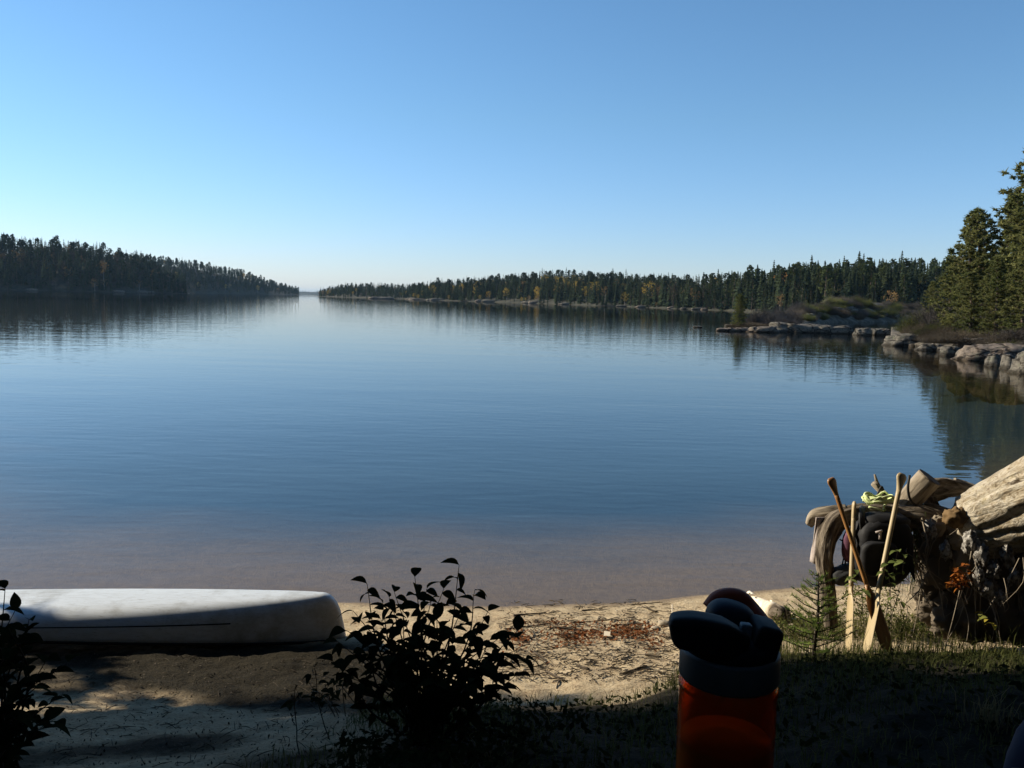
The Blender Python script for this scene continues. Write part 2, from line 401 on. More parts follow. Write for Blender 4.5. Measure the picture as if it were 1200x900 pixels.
spr_hi = [spruce_mb(10 + i, 34, 7, [.145, .115, .165, .13][i], .05, True) for i in range(4)]
jck = [jack_mb(i) for i in range(3)]
brd = [broad_mb(i) for i in range(3)]
twg = [broad_mb(20 + i, 260, .045, .25, .22, 10, True) for i in range(3)]

# ------------------------------------------------------------------ far shores
lands = {}
def land(name, cols, W, mat, prof=.55, zmin=.25, rows=9, step=6, amp=.06):
    """cols: px, shore distance, canopy/top row in the photo, tree height on the ridge"""
    Dt = [(c[0], c[1]) for c in cols]; Yt = [(c[0], c[2]) for c in cols]; Tt = [(c[0], c[3]) for c in cols]
    def pos(px, t):
        D = interp(px, Dt) + W * t; Dr = interp(px, Dt) + W * prof
        H = max(zmin, CZ + (yh(px) - interp(px, Yt)) / F * Dr * 1.0 - interp(px, Tt))
        p = at(px, yh(px), D)
        k = math.sin(min(1, max(0, t) / prof) * PI / 2) ** 1.1 if t < prof else 1 - .25 * (t - prof)
        z = (.15 if t >= 0 else -.8) + H * k * (1 + amp * 4 * n3(px * .02, t * 3, len(name)))
        return Vector((p.x, p.y, z))
    b = MB(); g = []; x0, x1 = cols[0][0], cols[-1][0]; n = int((x1 - x0) / step) + 1
    ts = [-.03] + [i / (rows - 1) for i in range(rows)]
    ts = sorted(ts + [.03, .07])
    for i in range(n + 1):
        px = x0 + (x1 - x0) * i / n; sh = .015 * n3(px * .15, 2, len(name))
        g.append([b.vert(pos(px, t + (sh if t < .1 else 0)) if t > -.02 else pos(px, t)) for t in ts])
    for A, B in zip(g, g[1:]):
        for k in range(len(ts) - 1): b.face((A[k], B[k], B[k + 1], A[k + 1]))
    # close both ends down to the lake bed
    for col in (g[0], g[-1]):
        lo = [b.vert((b.v[i][0], b.v[i][1], -2)) for i in col]
        for k in range(len(col) - 1): b.face((col[k], col[k + 1], lo[k + 1], lo[k]))
    tag(obj('hill', b, mat), kind='structure'); lands[name] = pos
    return pos
hillN = land('near left', [(-330, 600, 256, 17), (-100, 600, 262, 17), (0, 620, 277, 17), (60, 640, 280, 17), (120, 650, 287, 16), (150, 665, 294, 15), (165, 690, 300, 14), (180, 700, 311, 12), (200, 715, 325, 10), (222, 740, 341, 7)], 170, m_forestfloor)
hillL = land('far left', [(120, 950, 302, 11), (180, 950, 302, 11), (205, 960, 304, 11), (240, 1000, 311, 11), (280, 1100, 318, 11), (305, 1180, 326, 10), (330, 1300, 334, 10), (352, 1400, 341, 8)], 260, m_forestfloor)
hillG = land('distant gap', [(320, 4200, 340.5, 10), (350, 4200, 340, 10), (400, 4200, 341, 10)], 600, m_forestfloor)
hillA = land('far middle', [(372, 950, 343, 7), (382, 900, 338, 8), (400, 840, 332.5, 9), (430, 800, 332, 9), (450, 780, 333, 9), (500, 740, 333, 9), (540, 720, 330, 9)], 240, m_forestfloor)
hillB = land('middle right', [(480, 680, 344, 6), (500, 650, 335, 10), (530, 620, 331, 11), (580, 580, 325, 12), (640, 520, 320, 12), (700, 450, 321, 12), (770, 430, 325, 13), (830, 420, 330, 13)], 200, m_forestfloor)
hillC = land('near right', [(735, 430, 333, 12), (760, 400, 324, 13), (800, 360, 325, 13), (850, 330, 323, 13), (900, 280, 320, 13), (930, 262, 314, 13), (1000, 245, 309, 13), (1080, 240, 308, 13), (1250, 240, 300, 13)], 120, m_forestfloor)
slope = land('brush slope', [(893, 104, 380, 0), (915, 108, 375, 0), (945, 115, 367, 0), (985, 140, 358, 0), (1030, 155, 359, 0), (1060, 165, 363, 0), (1100, 170, 365, 0), (1250, 170, 365, 0)], 40, m_brushland, .6, .2, 14, 4, .12)
m_shelf = granite('granite_shelf', (.05, .043, .033), (.145, .125, .10))
pointl = land('pine point', [(1046, 62, 390, 0), (1075, 58, 389, 0), (1100, 53, 391, 0), (1150, 48, 393, 0), (1200, 43, 392, 0), (1300, 37, 382, 0), (1500, 30, 370, 0)], 26, m_shelf, .45, .2, 20, 2, .14)

rn = random.Random(4)
SL = {'near left': ('dark backlit spruce in the forest on the near left hill', 'spruces on the near left hill'),
      'near right': ('dark green spruce in the forest behind the rock islets', 'spruces behind the rock islets'),
      'middle right': ('green spruce in the hazy forest along the middle of the far shore', 'spruces along the middle of the far shore'),
      'far left': ('tiny dark spruce on the second left hill sloping down to the gap', 'spruces on the second left hill'),
      'far middle': ('tiny spruce on the low far headland right of the gap', 'spruces on the low far headland')}
con = []; dec = []
def plant(nm, pos, x0, x1, n, hgt, tmax=.62, dfrac=.1, dkinds=('yellow', 'rust', 'bare'), bias=1.0):
    for i in range(n):
        px = x0 + (x1 - x0) * (i + rn.random()) / n; t = .004 + (tmax - .004) * rn.random() ** bias; p = pos(px, t)
        h = hgt * rn.uniform(.6, 1.12) * (1.15 if rn.random() < .08 else 1)
        if t < .05: h *= rn.uniform(.35, .8)
        if rn.random() < dfrac: dec.append((nm, p, h * rn.uniform(.6, .85), rn.choice(dkinds), px))
        else: con.append((nm, p, h, px, t))
plant('near left', hillN, -260, 218, 1500, 17.5, .6, .24, ('bare', 'bare', 'rust', 'bare'))
plant('far left', hillL, 150, 350, 900, 12, .6, .06, ('bare', 'rust', 'yellow'))
plant('far middle', hillA, 374, 530, 800, 9, .6, .06, ('rust', 'bare', 'yellow'))
plant('middle right', hillB, 482, 815, 1500, 12.5, .6, .11, ('yellow', 'rust', 'yellow', 'bare'))
plant('near right', hillC, 738, 1190, 1150, 13, .6, .06, ('yellow', 'rust', 'bare'))
# the single yellow birch on the dark left hill, and the two autumn birches behind the islets
p = hillN(57, .16); dec.append(('near left', p, 11.5, 'lone', 57))
p = hillC(917, .30); dec.append(('near right', p, 11.5, 'orange', 917))
p = hillC(885, .32); dec.append(('near right', p, 10.5, 'lime', 885))
p = hillC(985, .10); dec.append(('near right', p, 9.0, 'pale', 985))
p = hillB(470 + 90, .3); dec.append(('middle right', p, 10, 'yellow', 560))
def app(t): return t[2] / t[1].length if 0 < t[3] < 1200 else 0
con.sort(key=app, reverse=True)
def npmesh(mb):
    f = []
    for q in mb.f:
        for k in range(1, len(q) - 1): f.append((q[0], q[k], q[k + 1]))
    return np.array(mb.v, dtype=np.float64), np.array(f, dtype=np.int64)
def join_np(name, items, mats):
    """items: (verts, tris, loc, scale, rz, matidx) -> one mesh"""
    V = []; T = []; MI = []; o = 0
    for v_, t_, loc, s_, rz, mi in items:
        c, s = math.cos(rz), math.sin(rz); q = v_ * s_
        V.append(np.stack([q[:, 0] * c - q[:, 1] * s + loc[0], q[:, 0] * s + q[:, 1] * c + loc[1], q[:, 2] + loc[2]], 1)); T.append(t_ + o); MI.append(np.full(len(t_), mi)); o += len(v_)
    V = np.concatenate(V); T = np.concatenate(T); MI = np.concatenate(MI).astype(np.int32)
    me = bpy.data.meshes.new(name); me.vertices.add(len(V)); me.vertices.foreach_set('co', V.ravel())
    me.loops.add(T.size); me.loops.foreach_set('vertex_index', T.ravel().astype(np.int32))
    me.polygons.add(len(T)); me.polygons.foreach_set('loop_start', np.arange(0, T.size, 3, dtype=np.int32)); me.polygons.foreach_set('loop_total', np.full(len(T), 3, dtype=np.int32))
    for m_ in mats: me.materials.append(m_)
    me.polygons.foreach_set('material_index', MI); me.update(); me.validate(); return me
# the 300 conifers that show largest are objects of their own
protos = {}
def proto(key, pair, mats, smooth=False):
    if key not in protos: protos[key] = (pair[0].mesh('trunk', [mats[0]], smooth=smooth), pair[1].mesh('crown', [mats[1]], smooth=smooth))
    return protos[key]
def tree(name, meshes, loc, h, rz, label, cat, group=None, fat=1.0, tilt=(0, 0)):
    o = thing(name, loc, label, cat, group); o.scale = (h * fat, h * fat, h); o.rotation_euler = (tilt[0], tilt[1], rz)
    for nm, me in zip(('trunk', 'crown'), meshes):
        c = bpy.data.objects.new(nm, me); C.objects.link(c); c.parent = o
    return o
def where(nm, px, t):
    row = 'at the waterline' if t < .12 else 'halfway up' if t < .36 else 'on the crest'
    if nm == 'near right': sec = 'in the left end of the forest behind the islets' if px < 800 else 'left of the yellow green birch behind the islets' if px < 885 else 'between the yellow green and the orange birch' if px < 917 else 'between the orange birch and the pale half bare one' if px < 985 else 'right of the pale half bare birch' if px < 1050 else 'beside the tall pines of the point'
    elif nm == 'near left': sec = 'of the dark left hill, left of its yellow birch' if px < 57 else 'of the dark left hill, right of its yellow birch'
    elif nm == 'middle right': sec = 'of the far shore, left of the picture centre' if px < 600 else 'of the far shore, right of the picture centre'
    else: sec = 'of the second left hill' if nm == 'far left' else 'of the low far headland'
    return row + ' ' + sec
for nm, p, h, px, t in con[:300]:
    j = rn.random() < .26; k = rn.randrange(4)
    mp = proto(('j', k % 3), jck[k % 3], (m_bark, m_olive)) if j else proto(('s', k), spr_hi[k], (m_bark, m_spruce))
    tree('pine_tree' if j else 'spruce_tree', mp, p, h, rn.random() * 6.28, ('round-topped olive pine ' if j else 'dark green spruce ') + where(nm, px, t), 'tree', ('round-topped pines ' if j else 'spruces ') + where(nm, px, t), rn.uniform(.9, 1.25))
lo_np = [(npmesh(a), npmesh(b_)) for a, b_ in spr_lo]; jk_np = [(npmesh(a), npmesh(b_)) for a, b_ in jck]
STL = {'near left': 'dense dark conifer forest covering the near left hill', 'far left': 'dark forest covering the second left hill down to the gap', 'far middle': 'blue green forest on the low far headland right of the gap',
       'middle right': 'conifer forest with autumn birches along the middle of the far shore', 'near right': 'tall conifer forest filling the shore behind the rock islets'}
for nm in STL:
    it = []
    for q in con[300:]:
        if q[0] != nm: continue
        a, b_ = rn.choice(jk_np) if rn.random() < (.65 if nm == 'far left' else .22) else rn.choice(lo_np); rz = rn.random() * 6.28
        it.append((b_[0] * np.array([1.15, 1.15, 1]), b_[1], q[1], q[2], rz, 0)); it.append((*a, q[1], q[2], rz, 1))
    if it: tag(obj('forest', join_np('forest', it, [m_spruce, m_bark]), []), STL[nm], 'forest', None, 'stuff')
# the far ridge in the gap: a thin line of trees
it = [(*rn.choice(lo_np)[1], hillG(320 + 80 * rn.random(), .55 * rn.random()), 11, rn.random() * 6, 0) for _ in range(220)]
tag(obj('forest', join_np('forest', it, [m_spruce]), []), 'distant blue strip of forest closing the gap in the lake', 'forest', None, 'stuff')
m_lime = leafmat('lime_birch_leaves', (.16, .16, .04), (.24, .22, .05), .3, .35)
m_orange = leafmat('orange_birch_leaves', (.30, .15, .05), (.42, .23, .07), .3, .35)
DN = {'near left': 'on the near left hill', 'far left': 'on the second left hill', 'far middle': 'on the low far headland', 'middle right': 'along the middle of the far shore', 'near right': 'in the forest behind the rock islets'}
for nm, p, h, kd, px in dec:
    k = rn.randrange(3); rz = rn.random() * 6.28
    if kd == 'lone': tree('birch_tree', proto(('L', 0), brd[0], (m_birch, m_yellow)), p, h, rz, 'lone bright yellow birch halfway up the dark left hill', 'tree')
    elif kd == 'orange': tree('birch_tree', proto(('O', 0), brd[1], (m_birch, m_orange)), p, h, rz, 'large orange birch among the spruces behind the rock islets', 'tree')
    elif kd == 'lime': tree('birch_tree', proto(('I', 0), brd[2], (m_birch, m_lime)), p, h, rz, 'yellow green birch left of the orange one behind the rock islets', 'tree')
    elif kd == 'pale': tree('birch_tree', proto(('P', 0), twg[0], (m_birch, m_rust)), p, h, rz, 'pale half bare birch with white trunk above the brushy rock slope', 'tree')
    elif kd == 'bare': tree('bare_tree', proto(('b', k), twg[k], (m_bark, m_bare)), p, h, rz, 'leafless grey brown tree ' + DN[nm], 'tree', 'leafless trees ' + DN[nm])
    else: tree('birch_tree', proto((kd, k), brd[k], (m_birch, m_yellow if kd == 'yellow' else m_rust)), p, h, rz, ('yellow' if kd == 'yellow' else 'rusty brown') + ' autumn birch ' + DN[nm], 'tree', ('yellow' if kd == 'yellow' else 'rusty') + ' birches ' + DN[nm])

# ------------------------------------------------------------------ granite islets and shore rocks
def rock(label, px0, px1, ytop, ybot, seed, mat=None, depth=.6, group=None, ex=.6, tilt=0, D=None, sm=1.0):
    pm = (px0 + px1) / 2
    if D is None: D = atz(pm, ybot, 0).y
    a = at(px0, ybot, D); c = at(px1, ybot, D); sx = (c.x - a.x) / 2; top = at(pm, ytop, D).z
    dy = max(sx * depth, .5); cen = Vector(((a.x + c.x) / 2, D + dy * .85, 0)); b = MB()
    hz = (top + .42) if top > .1 else .4; sk_x = n3(seed * 1.7, 3) * .5
    def fn(q):
        w_ = Vector((q.x * sx, q.y * dy, q.z * hz)) * .9
        f_ = 1 + .30 * n3(w_.x * .8 + seed * 7.3, w_.y * .8, w_.z * .8) + .15 * n3(w_.x * 2.2 + seed, w_.y * 2.2, w_.z * 2.2) + .07 * n3(w_.x * 6 + seed, w_.y * 6, w_.z * 6)
        f_ += sm * .07 * math.floor(3.3 * (q.z + .3 * n3(w_.x + seed, w_.y))) / 3.3 * (-1)          # stepped ledges
        f_ -= sm * .12 * max(0, 1 - abs(n3(w_.x * .7 + seed * 3, w_.y * .7, 0)) * 9)      # vertical cracks
        return f_
    b.ellipsoid(cen + Vector((0, 0, -.45)), (sx, dy, hz), 56, 30, Matrix.Rotation(tilt, 3, 'Y'), ex, fn)
    for i, (x, y, z) in enumerate(b.v):          # planed-off, gently sloping top
        lim = top * (.62 + .3 * n3(x * .4 + seed, y * .4)) + sk_x * .18 * (x - cen.x)
        if z > lim: b.v[i] = (x, y, lim + (z - lim) * .3)
    return tag(obj('granite_rock', b, mat or m_rock, loc=cen), label, 'rock', group)
rock('long pale granite dome forming the main rock islet', 908, 984, 376, 390, 1, depth=.45)
rock('dark sloping right end of the main rock islet', 960, 1004, 378, 391, 13, depth=.45, tilt=.05)
rock('low flat granite slab left of the islet dome', 874, 916, 380, 389.5, 2, m_rockpink, .4)
rock('thin pink slab just above the water in the islet row', 852, 884, 381.5, 388.5, 3, m_rockpink, .5)
rock('small outermost rock at the left tip of the islets', 840, 858, 383.5, 388, 4, m_rockpink, .6)
rock('small boulder standing behind the tip of the islets', 850, 862, 377.5, 385, 5, m_rock, .7)
rock('low rock almost awash left of the islets', 812, 824, 381, 384, 6, m_rock, .6)
rock('rounded pale rock islet in the channel before the point', 1003, 1024, 381, 393, 7, depth=.8)
rock('darker flat rock right of the channel islet', 1018, 1052, 382, 393, 8, depth=.6)
rock('large smooth granite slab at the left tip of the pine point', 1041, 1104, 387, 406, 9, depth=.6, ex=.85, sm=.3)
rock('pale rounded slab behind the tip of the pine point', 1076, 1118, 386, 404, 10, depth=.7, D=60, ex=.85, sm=.3)
rock('broad low slab along the shore of the pine point', 1074, 1116, 399, 411, 11, depth=.5, ex=.85, sm=.4)
rock('left one of the twin blocks at the waterline of the point', 1106, 1127, 403, 417, 12, depth=.6, ex=.7, sm=.4)
rock('right one of the twin blocks at the waterline of the point', 1126, 1148, 404, 419, 14, depth=.6, ex=.7, sm=.4)
rock('sloping ledge above the twin blocks under the pines', 1118, 1165, 387, 404, 15, m_rockpink, .5, D=50)
rock('jagged dark boulder by the water at the far right', 1158, 1182, 408, 430, 16, depth=.6, ex=.9)
rock('square pale boulder at the right edge of the water', 1178, 1200, 411, 433, 17, depth=.6, ex=.75, sm=.5)
rock('high ledge at the right edge under the tallest pine', 1160, 1260, 393, 420, 18, depth=.5)
rock('broad smooth tilted slab behind the square boulder at the right edge', 1132, 1235, 398, 424, 24, m_rockpink, .5, tilt=-.06, ex=.85, sm=.3)
rock('large boulder shelf beyond the right edge of the picture', 1196, 1290, 400, 440, 19, depth=.5)
for i, (px, D_, s_) in enumerate([(948, 122, .9), (958, 118, .7), (980, 136, .9), (996, 140, 1.1), (1016, 152, 1.2), (1034, 158, .9), (1046, 160, 1.1), (1060, 168, 1.0), (1075, 172, .8)]):
    tt = rn.uniform(.02, .3); p = slope(px, tt); b = MB(); sd_ = i * 3.7
    b.ellipsoid(p + Vector((0, 0, .1 * s_)), (1.2 * s_, 1.0 * s_, .5 * s_), 24, 14, None, .8, lambda q: 1 + .35 * n3(q.x * 1.5 + sd_, q.y * 1.5, q.z * 1.5) + .15 * n3(q.x * 4 + sd_, q.y * 4, q.z * 4))
    tag(obj('boulder', b, m_rock, loc=p), 'grey boulder on the brushy slope across the lagoon', 'rock', 'boulders on the brushy slope')
for i in range(26):
    px = rn.choice([rn.uniform(440, 520), rn.uniform(560, 760), rn.uniform(740, 850), rn.uniform(20, 210)]); ps = hillN if px < 300 else hillB if px < 735 else hillC
    p = ps(px, rn.uniform(.0, .02)); s_ = p.y / 420; b = MB(); sd_ = i * 2.1
    b.ellipsoid(p, (rn.uniform(1.5, 5) * s_, 1.2 * s_, rn.uniform(.5, 1.0) * s_), 14, 8, None, .8, lambda q: 1 + .3 * n3(q.x * 1.5 + sd_, q.y * 1.5, q.z * 1.5))
    tag(obj('shore_rock', b, m_rockpink if i % 3 else m_rock, loc=p), 'low pale rock along the distant forest shoreline', 'rock', 'rocks along the far shoreline')

# ------------------------------------------------------------------ pines
def pine_mb(seed, bare=.14, spread=.24, n=64, lean=.02, dens=7, flatw=1.0):
    rn = random.Random(seed); t = MB(); c = MB()
    path = [Vector((lean * s_ * 3 + .012 * n3(s_ * 2, seed), .012 * n3(s_ * 2, seed + 9), s_)) for s_ in [-.02, .15, .3, .45, .6, .75, .88, .98]]
    t.tube(path, [.017, .015, .013, .011, .009, .006, .004, .002], 7)
    def trunk(z):
        for a, b_ in zip(path, path[1:]):
            if z <= b_.z: return a.lerp(b_, (z - a.z) / (b_.z - a.z))
        return path[-1]
    for i in range(n):
        z = bare + (.985 - bare) * (i + rn.random()) / n; u = (z - bare) / (1 - bare)
        env = spread * (min(1, u * 4 + .35)) * (1 - u) ** .55 * (.8 + .35 * n3(u * 6, seed * 3.1)) + .02
        L = env * rn.uniform(.55, 1.2); az = i * 2.4 + rn.uniform(-.5, .5); b0 = trunk(z)
        rise = L * (rn.uniform(-.12, .22) + .2 * u); e = b0 + Vector((math.cos(az) * L, math.sin(az) * L * flatw, rise)); md = b0.lerp(e, .55) + Vector((0, 0, -.12 * L))
        t.tube([b0, md, e], [.0035, .0022, .001], 3, cap=False)
        k = max(3, int(dens * L / spread + 3))
        for q in range(k):
            f_ = .25 + .75 * (q + rn.random()) / k; p = (b0.lerp(md, f_ / .55) if f_ < .55 else md.lerp(e, (f_ - .55) / .45)) + Vector((rn.gauss(0, .014), rn.gauss(0, .014), rn.gauss(.006, .008)))
            for _ in range(16):
                d = Vector((rn.gauss(0, 1), rn.gauss(0, 1), rn.gauss(.35, .5))).normalized() * rn.uniform(.015, .036)
                s_ = d.cross(Vector((rn.gauss(0, 1), rn.gauss(0, 1), rn.gauss(0, 1)))).normalized() * .0052
                c.poly([p - d * .5 + s_, p - d * .5 - s_, p + d])
    return t, c
pn = [pine_mb(1, .04, .27, 110, dens=9), pine_mb(2, .08, .24, 100, .03, 9), pine_mb(3, .16, .20, 80, dens=8), pine_mb(4, .03, .29, 120, dens=10)]
pmesh = [(a.mesh('trunk', [m_bark]), b_.mesh('crown', [m_pine], smooth=False)) for a, b_ in pn]
PT = [(1126, 60, 250, 395, 0, .5, 'bushy rounded pine leftmost of the tall pines on the point'),
      (1150, 62, 243, 394, 1, 2.0, 'bushy pine second from the left among the tall pines on the point'),
      (1181, 57, 222, 394, 2, 1.1, 'open crowned pine with bare pale trunk and dark top on the point'),
      (1208, 54, 168, 392, 3, 4.0, 'tallest pine on the point, cut by the right edge of the picture'),
      (1166, 63, 236, 394, 0, 5.5, 'pine in the gap behind the open crowned one on the point'), (1196, 60, 196, 394, 1, .3, 'tall pine just behind the tallest one on the point'),
      (1108, 66, 300, 392, 3, 5.0, 'short pine at the left foot of the tall pines on the point'),
      (1168, 52, 300, 397, 0, 3.3, 'half height bright green pine in front of the tall pines'),
      (1138, 55, 318, 396, 3, 2.2, 'low olive pine in front of the leftmost tall pine'),
      (1196, 50, 290, 397, 0, .9, 'half height pine in front of the tallest one at the right edge'),
      (1250, 52, 200, 392, 1, 1.9, 'tall pine on the point just outside the right edge'),
      (1300, 46, 190, 392, 0, 2.7, 'wide pine on the point well outside the right edge'),
      (1092, 72, 330, 388, 0, 3.9, 'small dark pine behind the tip of the point')]
for px, D_, y0, y1, k, rz, lb in PT:
    a = at(px, y1, D_); h = at(px, y0, D_).z - a.z
    tree('pine_tree', pmesh[k], a - Vector((0, 0, .25)), h + .25, rz, lb, 'tree', None, (1.2, 1.15, 1.05, 1.2)[k])
# brush
shr = [shrub_mb(i) for i in range(3)]; m_twiggy = leafmat('grey_brush', (.05, .044, .042), (.11, .098, .09), .5, .1)
shm = [s_.mesh('bare_bush', [m_twiggy], smooth=False) for s_ in shr]
m_redbrush = leafmat('reddish_brush', (.055, .046, .037), (.105, .086, .063), .5, .2)
m_greenbrush = leafmat('green_brush', (.045, .06, .02), (.11, .11, .04), .6, .25)
shr2 = [s_.mesh('low_bush', [m_redbrush], smooth=False) for s_ in shr]; shg = [s_.mesh('green_bush', [m_greenbrush], smooth=False) for s_ in shr]
def bush(me, p, s_, label, group=None, nm='bush', rz=None):
    o = obj(nm, me, [], loc=p); o.scale = s_; o.rotation_euler[2] = rn.random() * 6.28 if rz is None else rz
    return tag(o, label, 'bush', group)
for px, D_, y0, wpx in [(884, 96, 356, 30), (898, 98, 351, 40), (915, 100, 350, 44), (930, 103, 354, 36), (905, 95, 360, 40), (922, 96, 366, 40)]:
    g_ = 1.0; a = at(px, y0, D_); h = max(1, a.z - .4); bush(shm[rn.randrange(3)], Vector((a.x, D_, .2)), (wpx / F * D_ * .62, wpx / F * D_ * .62, h * 1.45), 'bare grey brown brush growing behind the islet dome', 'bare brush behind the islet')
a = at(866, 385, 88)
tree('pine_tree', pmesh[3], a, at(866, 350, 88).z - a.z + .5, 1.2, 'small lone green pine growing on the left part of the rock islet', 'tree', None, 1.3)
bush(shr2[0], at(866, 385, 88), (3.2, 2.5, 1.3), 'low rusty bush at the foot of the small islet pine')
bush(shr2[1], at(884, 383, 90), (2.2, 2, .9), 'low rusty bush right of the small islet pine')
for i in range(130):
    px = rn.uniform(925, 1110); t_ = rn.uniform(.05, .6); p = slope(px, t_); s_ = rn.uniform(1.6, 3.6)
    bush((shm, shm, shr2, shg)[rn.randrange(4)][rn.randrange(3)], p - Vector((0, 0, .1)), (s_ * .9, s_ * .9, s_ * rn.uniform(.6, 1.1)), 'low bare bush on the rocky slope across the lagoon', 'bushes on the rocky slope')
for i in range(46):
    px = rn.uniform(1068, 1230); t_ = rn.uniform(.10, .45); p = pointl(px, t_); s_ = rn.uniform(.8, 2.0)
    bush((shr2, shg, shg, shm)[rn.randrange(4)][rn.randrange(3)], p - Vector((0, 0, .1)), (s_ * 1.4, s_ * 1.4, s_ * rn.uniform(.6, 1.0)), 'low bush under the pines on the point', 'bushes under the pines')
for i, (px, y1, h) in enumerate([(1100, 402, 1.1), (1112, 402, 1.3), (1093, 400, 1.0), (1140, 404, 1.1), (1152, 402, 1.2), (1130, 398, 1.2)]):
    bush(shr2[i % 3], at(px, y1, 50 + i * .5), (h * 1.7, h * 1.5, h * .9), 'rusty low shrub on the ledge of the point', 'rusty shrubs on the ledge')
for i in range(16):
    px = 1085 + i * 9; bush(shm[i % 3] if i % 2 else shg[i % 3], pointl(px, .4 + .1 * (i % 3)), (3.4, 3.4, rn.uniform(3, 5)), 'tall brushy undergrowth between the pines of the point', 'undergrowth between the pines')
#NEAR
# ------------------------------------------------------------------ near shore: helpers
def G(px, py):
    """where the line of sight meets the ground"""
    d = ray(px, py); d = d / d.y; lo = 1.6
    y = lo
    while y < 12:
        p = Vector((0, 0, CZ)) + d * y
        if p.z <= gz(p.x, p.y): return Vector((p.x, p.y, gz(p.x, p.y)))
        y += .01
    return Vector((0, 0, CZ)) + d * 12
def on(x, y, dz=0): return Vector((x, y, gz(x, y) + dz))
def curve(pts, n=6):
    """Catmull-Rom through points"""
    P = [Vector(p) for p in pts]; P = [P[0] * 2 - P[1]] + P + [P[-1] * 2 - P[-2]]; out = []
    for i in range(1, len(P) - 2):
        for k in range(n):
            t = k / n; a, b_, c, d = P[i - 1], P[i], P[i + 1], P[i + 2]
            out.append(.5 * ((2 * b_) + (c - a) * t + (2 * a - 5 * b_ + 4 * c - d) * t * t + (3 * b_ - a - 3 * c + d) * t ** 3))
    out.append(P[-2]); return out
def lerpl(v, n):
    out = []
    for a, b_ in zip(v, v[1:]):
        for k in range(n): out.append(a + (b_ - a) * k / n)
    out.append(v[-1]); return out
mt, nt, b = mk('weathered_white_hull'); b.inputs['Roughness'].default_value = .42
h1 = noisetex(nt, coords(nt, 'obj', (1, 6, 6)), 7, 6, .7); h2 = noisetex(nt, coords(nt, 'obj', (.6, 9, 14)), 16, 3, .6); h3 = noisetex(nt, coords(nt, 'obj', (1, 1, 1)), 2.5, 6, .7)
col = mix(nt, 1, ramp(nt, h1, [(.3, (.47, .49, .50)), (.55, (.58, .615, .65))]), ramp(nt, h2, [(.33, (.62, .58, .52)), (.38, (1, 1, 1))]), 'MULTIPLY'); col = mix(nt, 1, col, ramp(nt, h3, [(.36, (.72, .69, .64)), (.5, (1, 1, 1))]), 'MULTIPLY')
nt.links.new(col, b.inputs['Base Color']); bump(nt, b, h1, .08, .003); m_white = mt
m_dark = M('dark_trim', (.015, .015, .016), (.025, .025, .025), 4, .6)
m_aged = M('grey_driftwood', (.34, .30, .245), (.05, .042, .033), 15, .9, .9, .012, 'wv', (2.2, 2.2, .28), .1, .3, .7, mid=(.24, .20, .15))
m_logwood = None
m_root = M('dark_root', (.035, .027, .02), (.24, .20, .155), 14, .95, 1, .03, 'wv', (2, 2, .45), .1, .36, .62, mid=(.12, .098, .075))
m_orangewood = M('rotten_orange_wood', (.26, .17, .085), (.06, .04, .022), 22, .95, .8, .015, 'wv', (1.5, 1.5, .5), .1)
m_ash = M('pale_paddle_wood', (.42, .33, .19), (.31, .235, .125), 10, .5, .1, .002, 'wv', (4, 4, .25), .4)
m_varn = M('varnished_paddle_wood', (.34, .17, .055), (.20, .09, .028), 10, .4, .1, .002, 'wv', (4, 4, .25), .5)
m_cut = M('sawn_end', (.10, .085, .07), (.05, .042, .035), 25, .95)
m_blackcloth = M('black_nylon', (.006, .006, .007), (.014, .014, .016), 30, .7, .3, .004)
m_purple = M('purple_cloth', (.16, .06, .11), (.10, .04, .07), 20, .8, .3, .004)
m_greycloth = M('grey_stuff_sack_cloth', (.05, .052, .058), (.032, .034, .038), 20, .8, .4, .006)
m_towel = M('pale_towel', (.40, .35, .32), (.30, .25, .23), 40, .95, .5, .004)
m_lime_rope = M('lime_rope', (.50, .60, .22), (.66, .70, .42), 60, .8, .4, .003)
m_darkleaf = leafmat('alder_leaf', (.012, .016, .008), (.028, .032, .014), .4, .25, rnd=True)
m_stem = M('shrub_stem', (.03, .022, .016), (.05, .04, .03), 20, .9)
m_needle = leafmat('sapling_needles', (.07, .12, .03), (.20, .24, .06), 9, .35)
m_grass = leafmat('grass_blades', (.018, .026, .010), (.075, .085, .03), 2.5, .35, c3=(.12, .11, .05))
m_drygrass = leafmat('dry_grass', (.12, .10, .05), (.24, .20, .11), 3, .3)
m_litter = leafmat('leaf_litter_brown', (.10, .035, .015), (.20, .075, .03), 14, .1, c3=(.08, .045, .025))
m_twig = M('dead_twig', (.035, .026, .018), (.09, .07, .05), 20, .95)

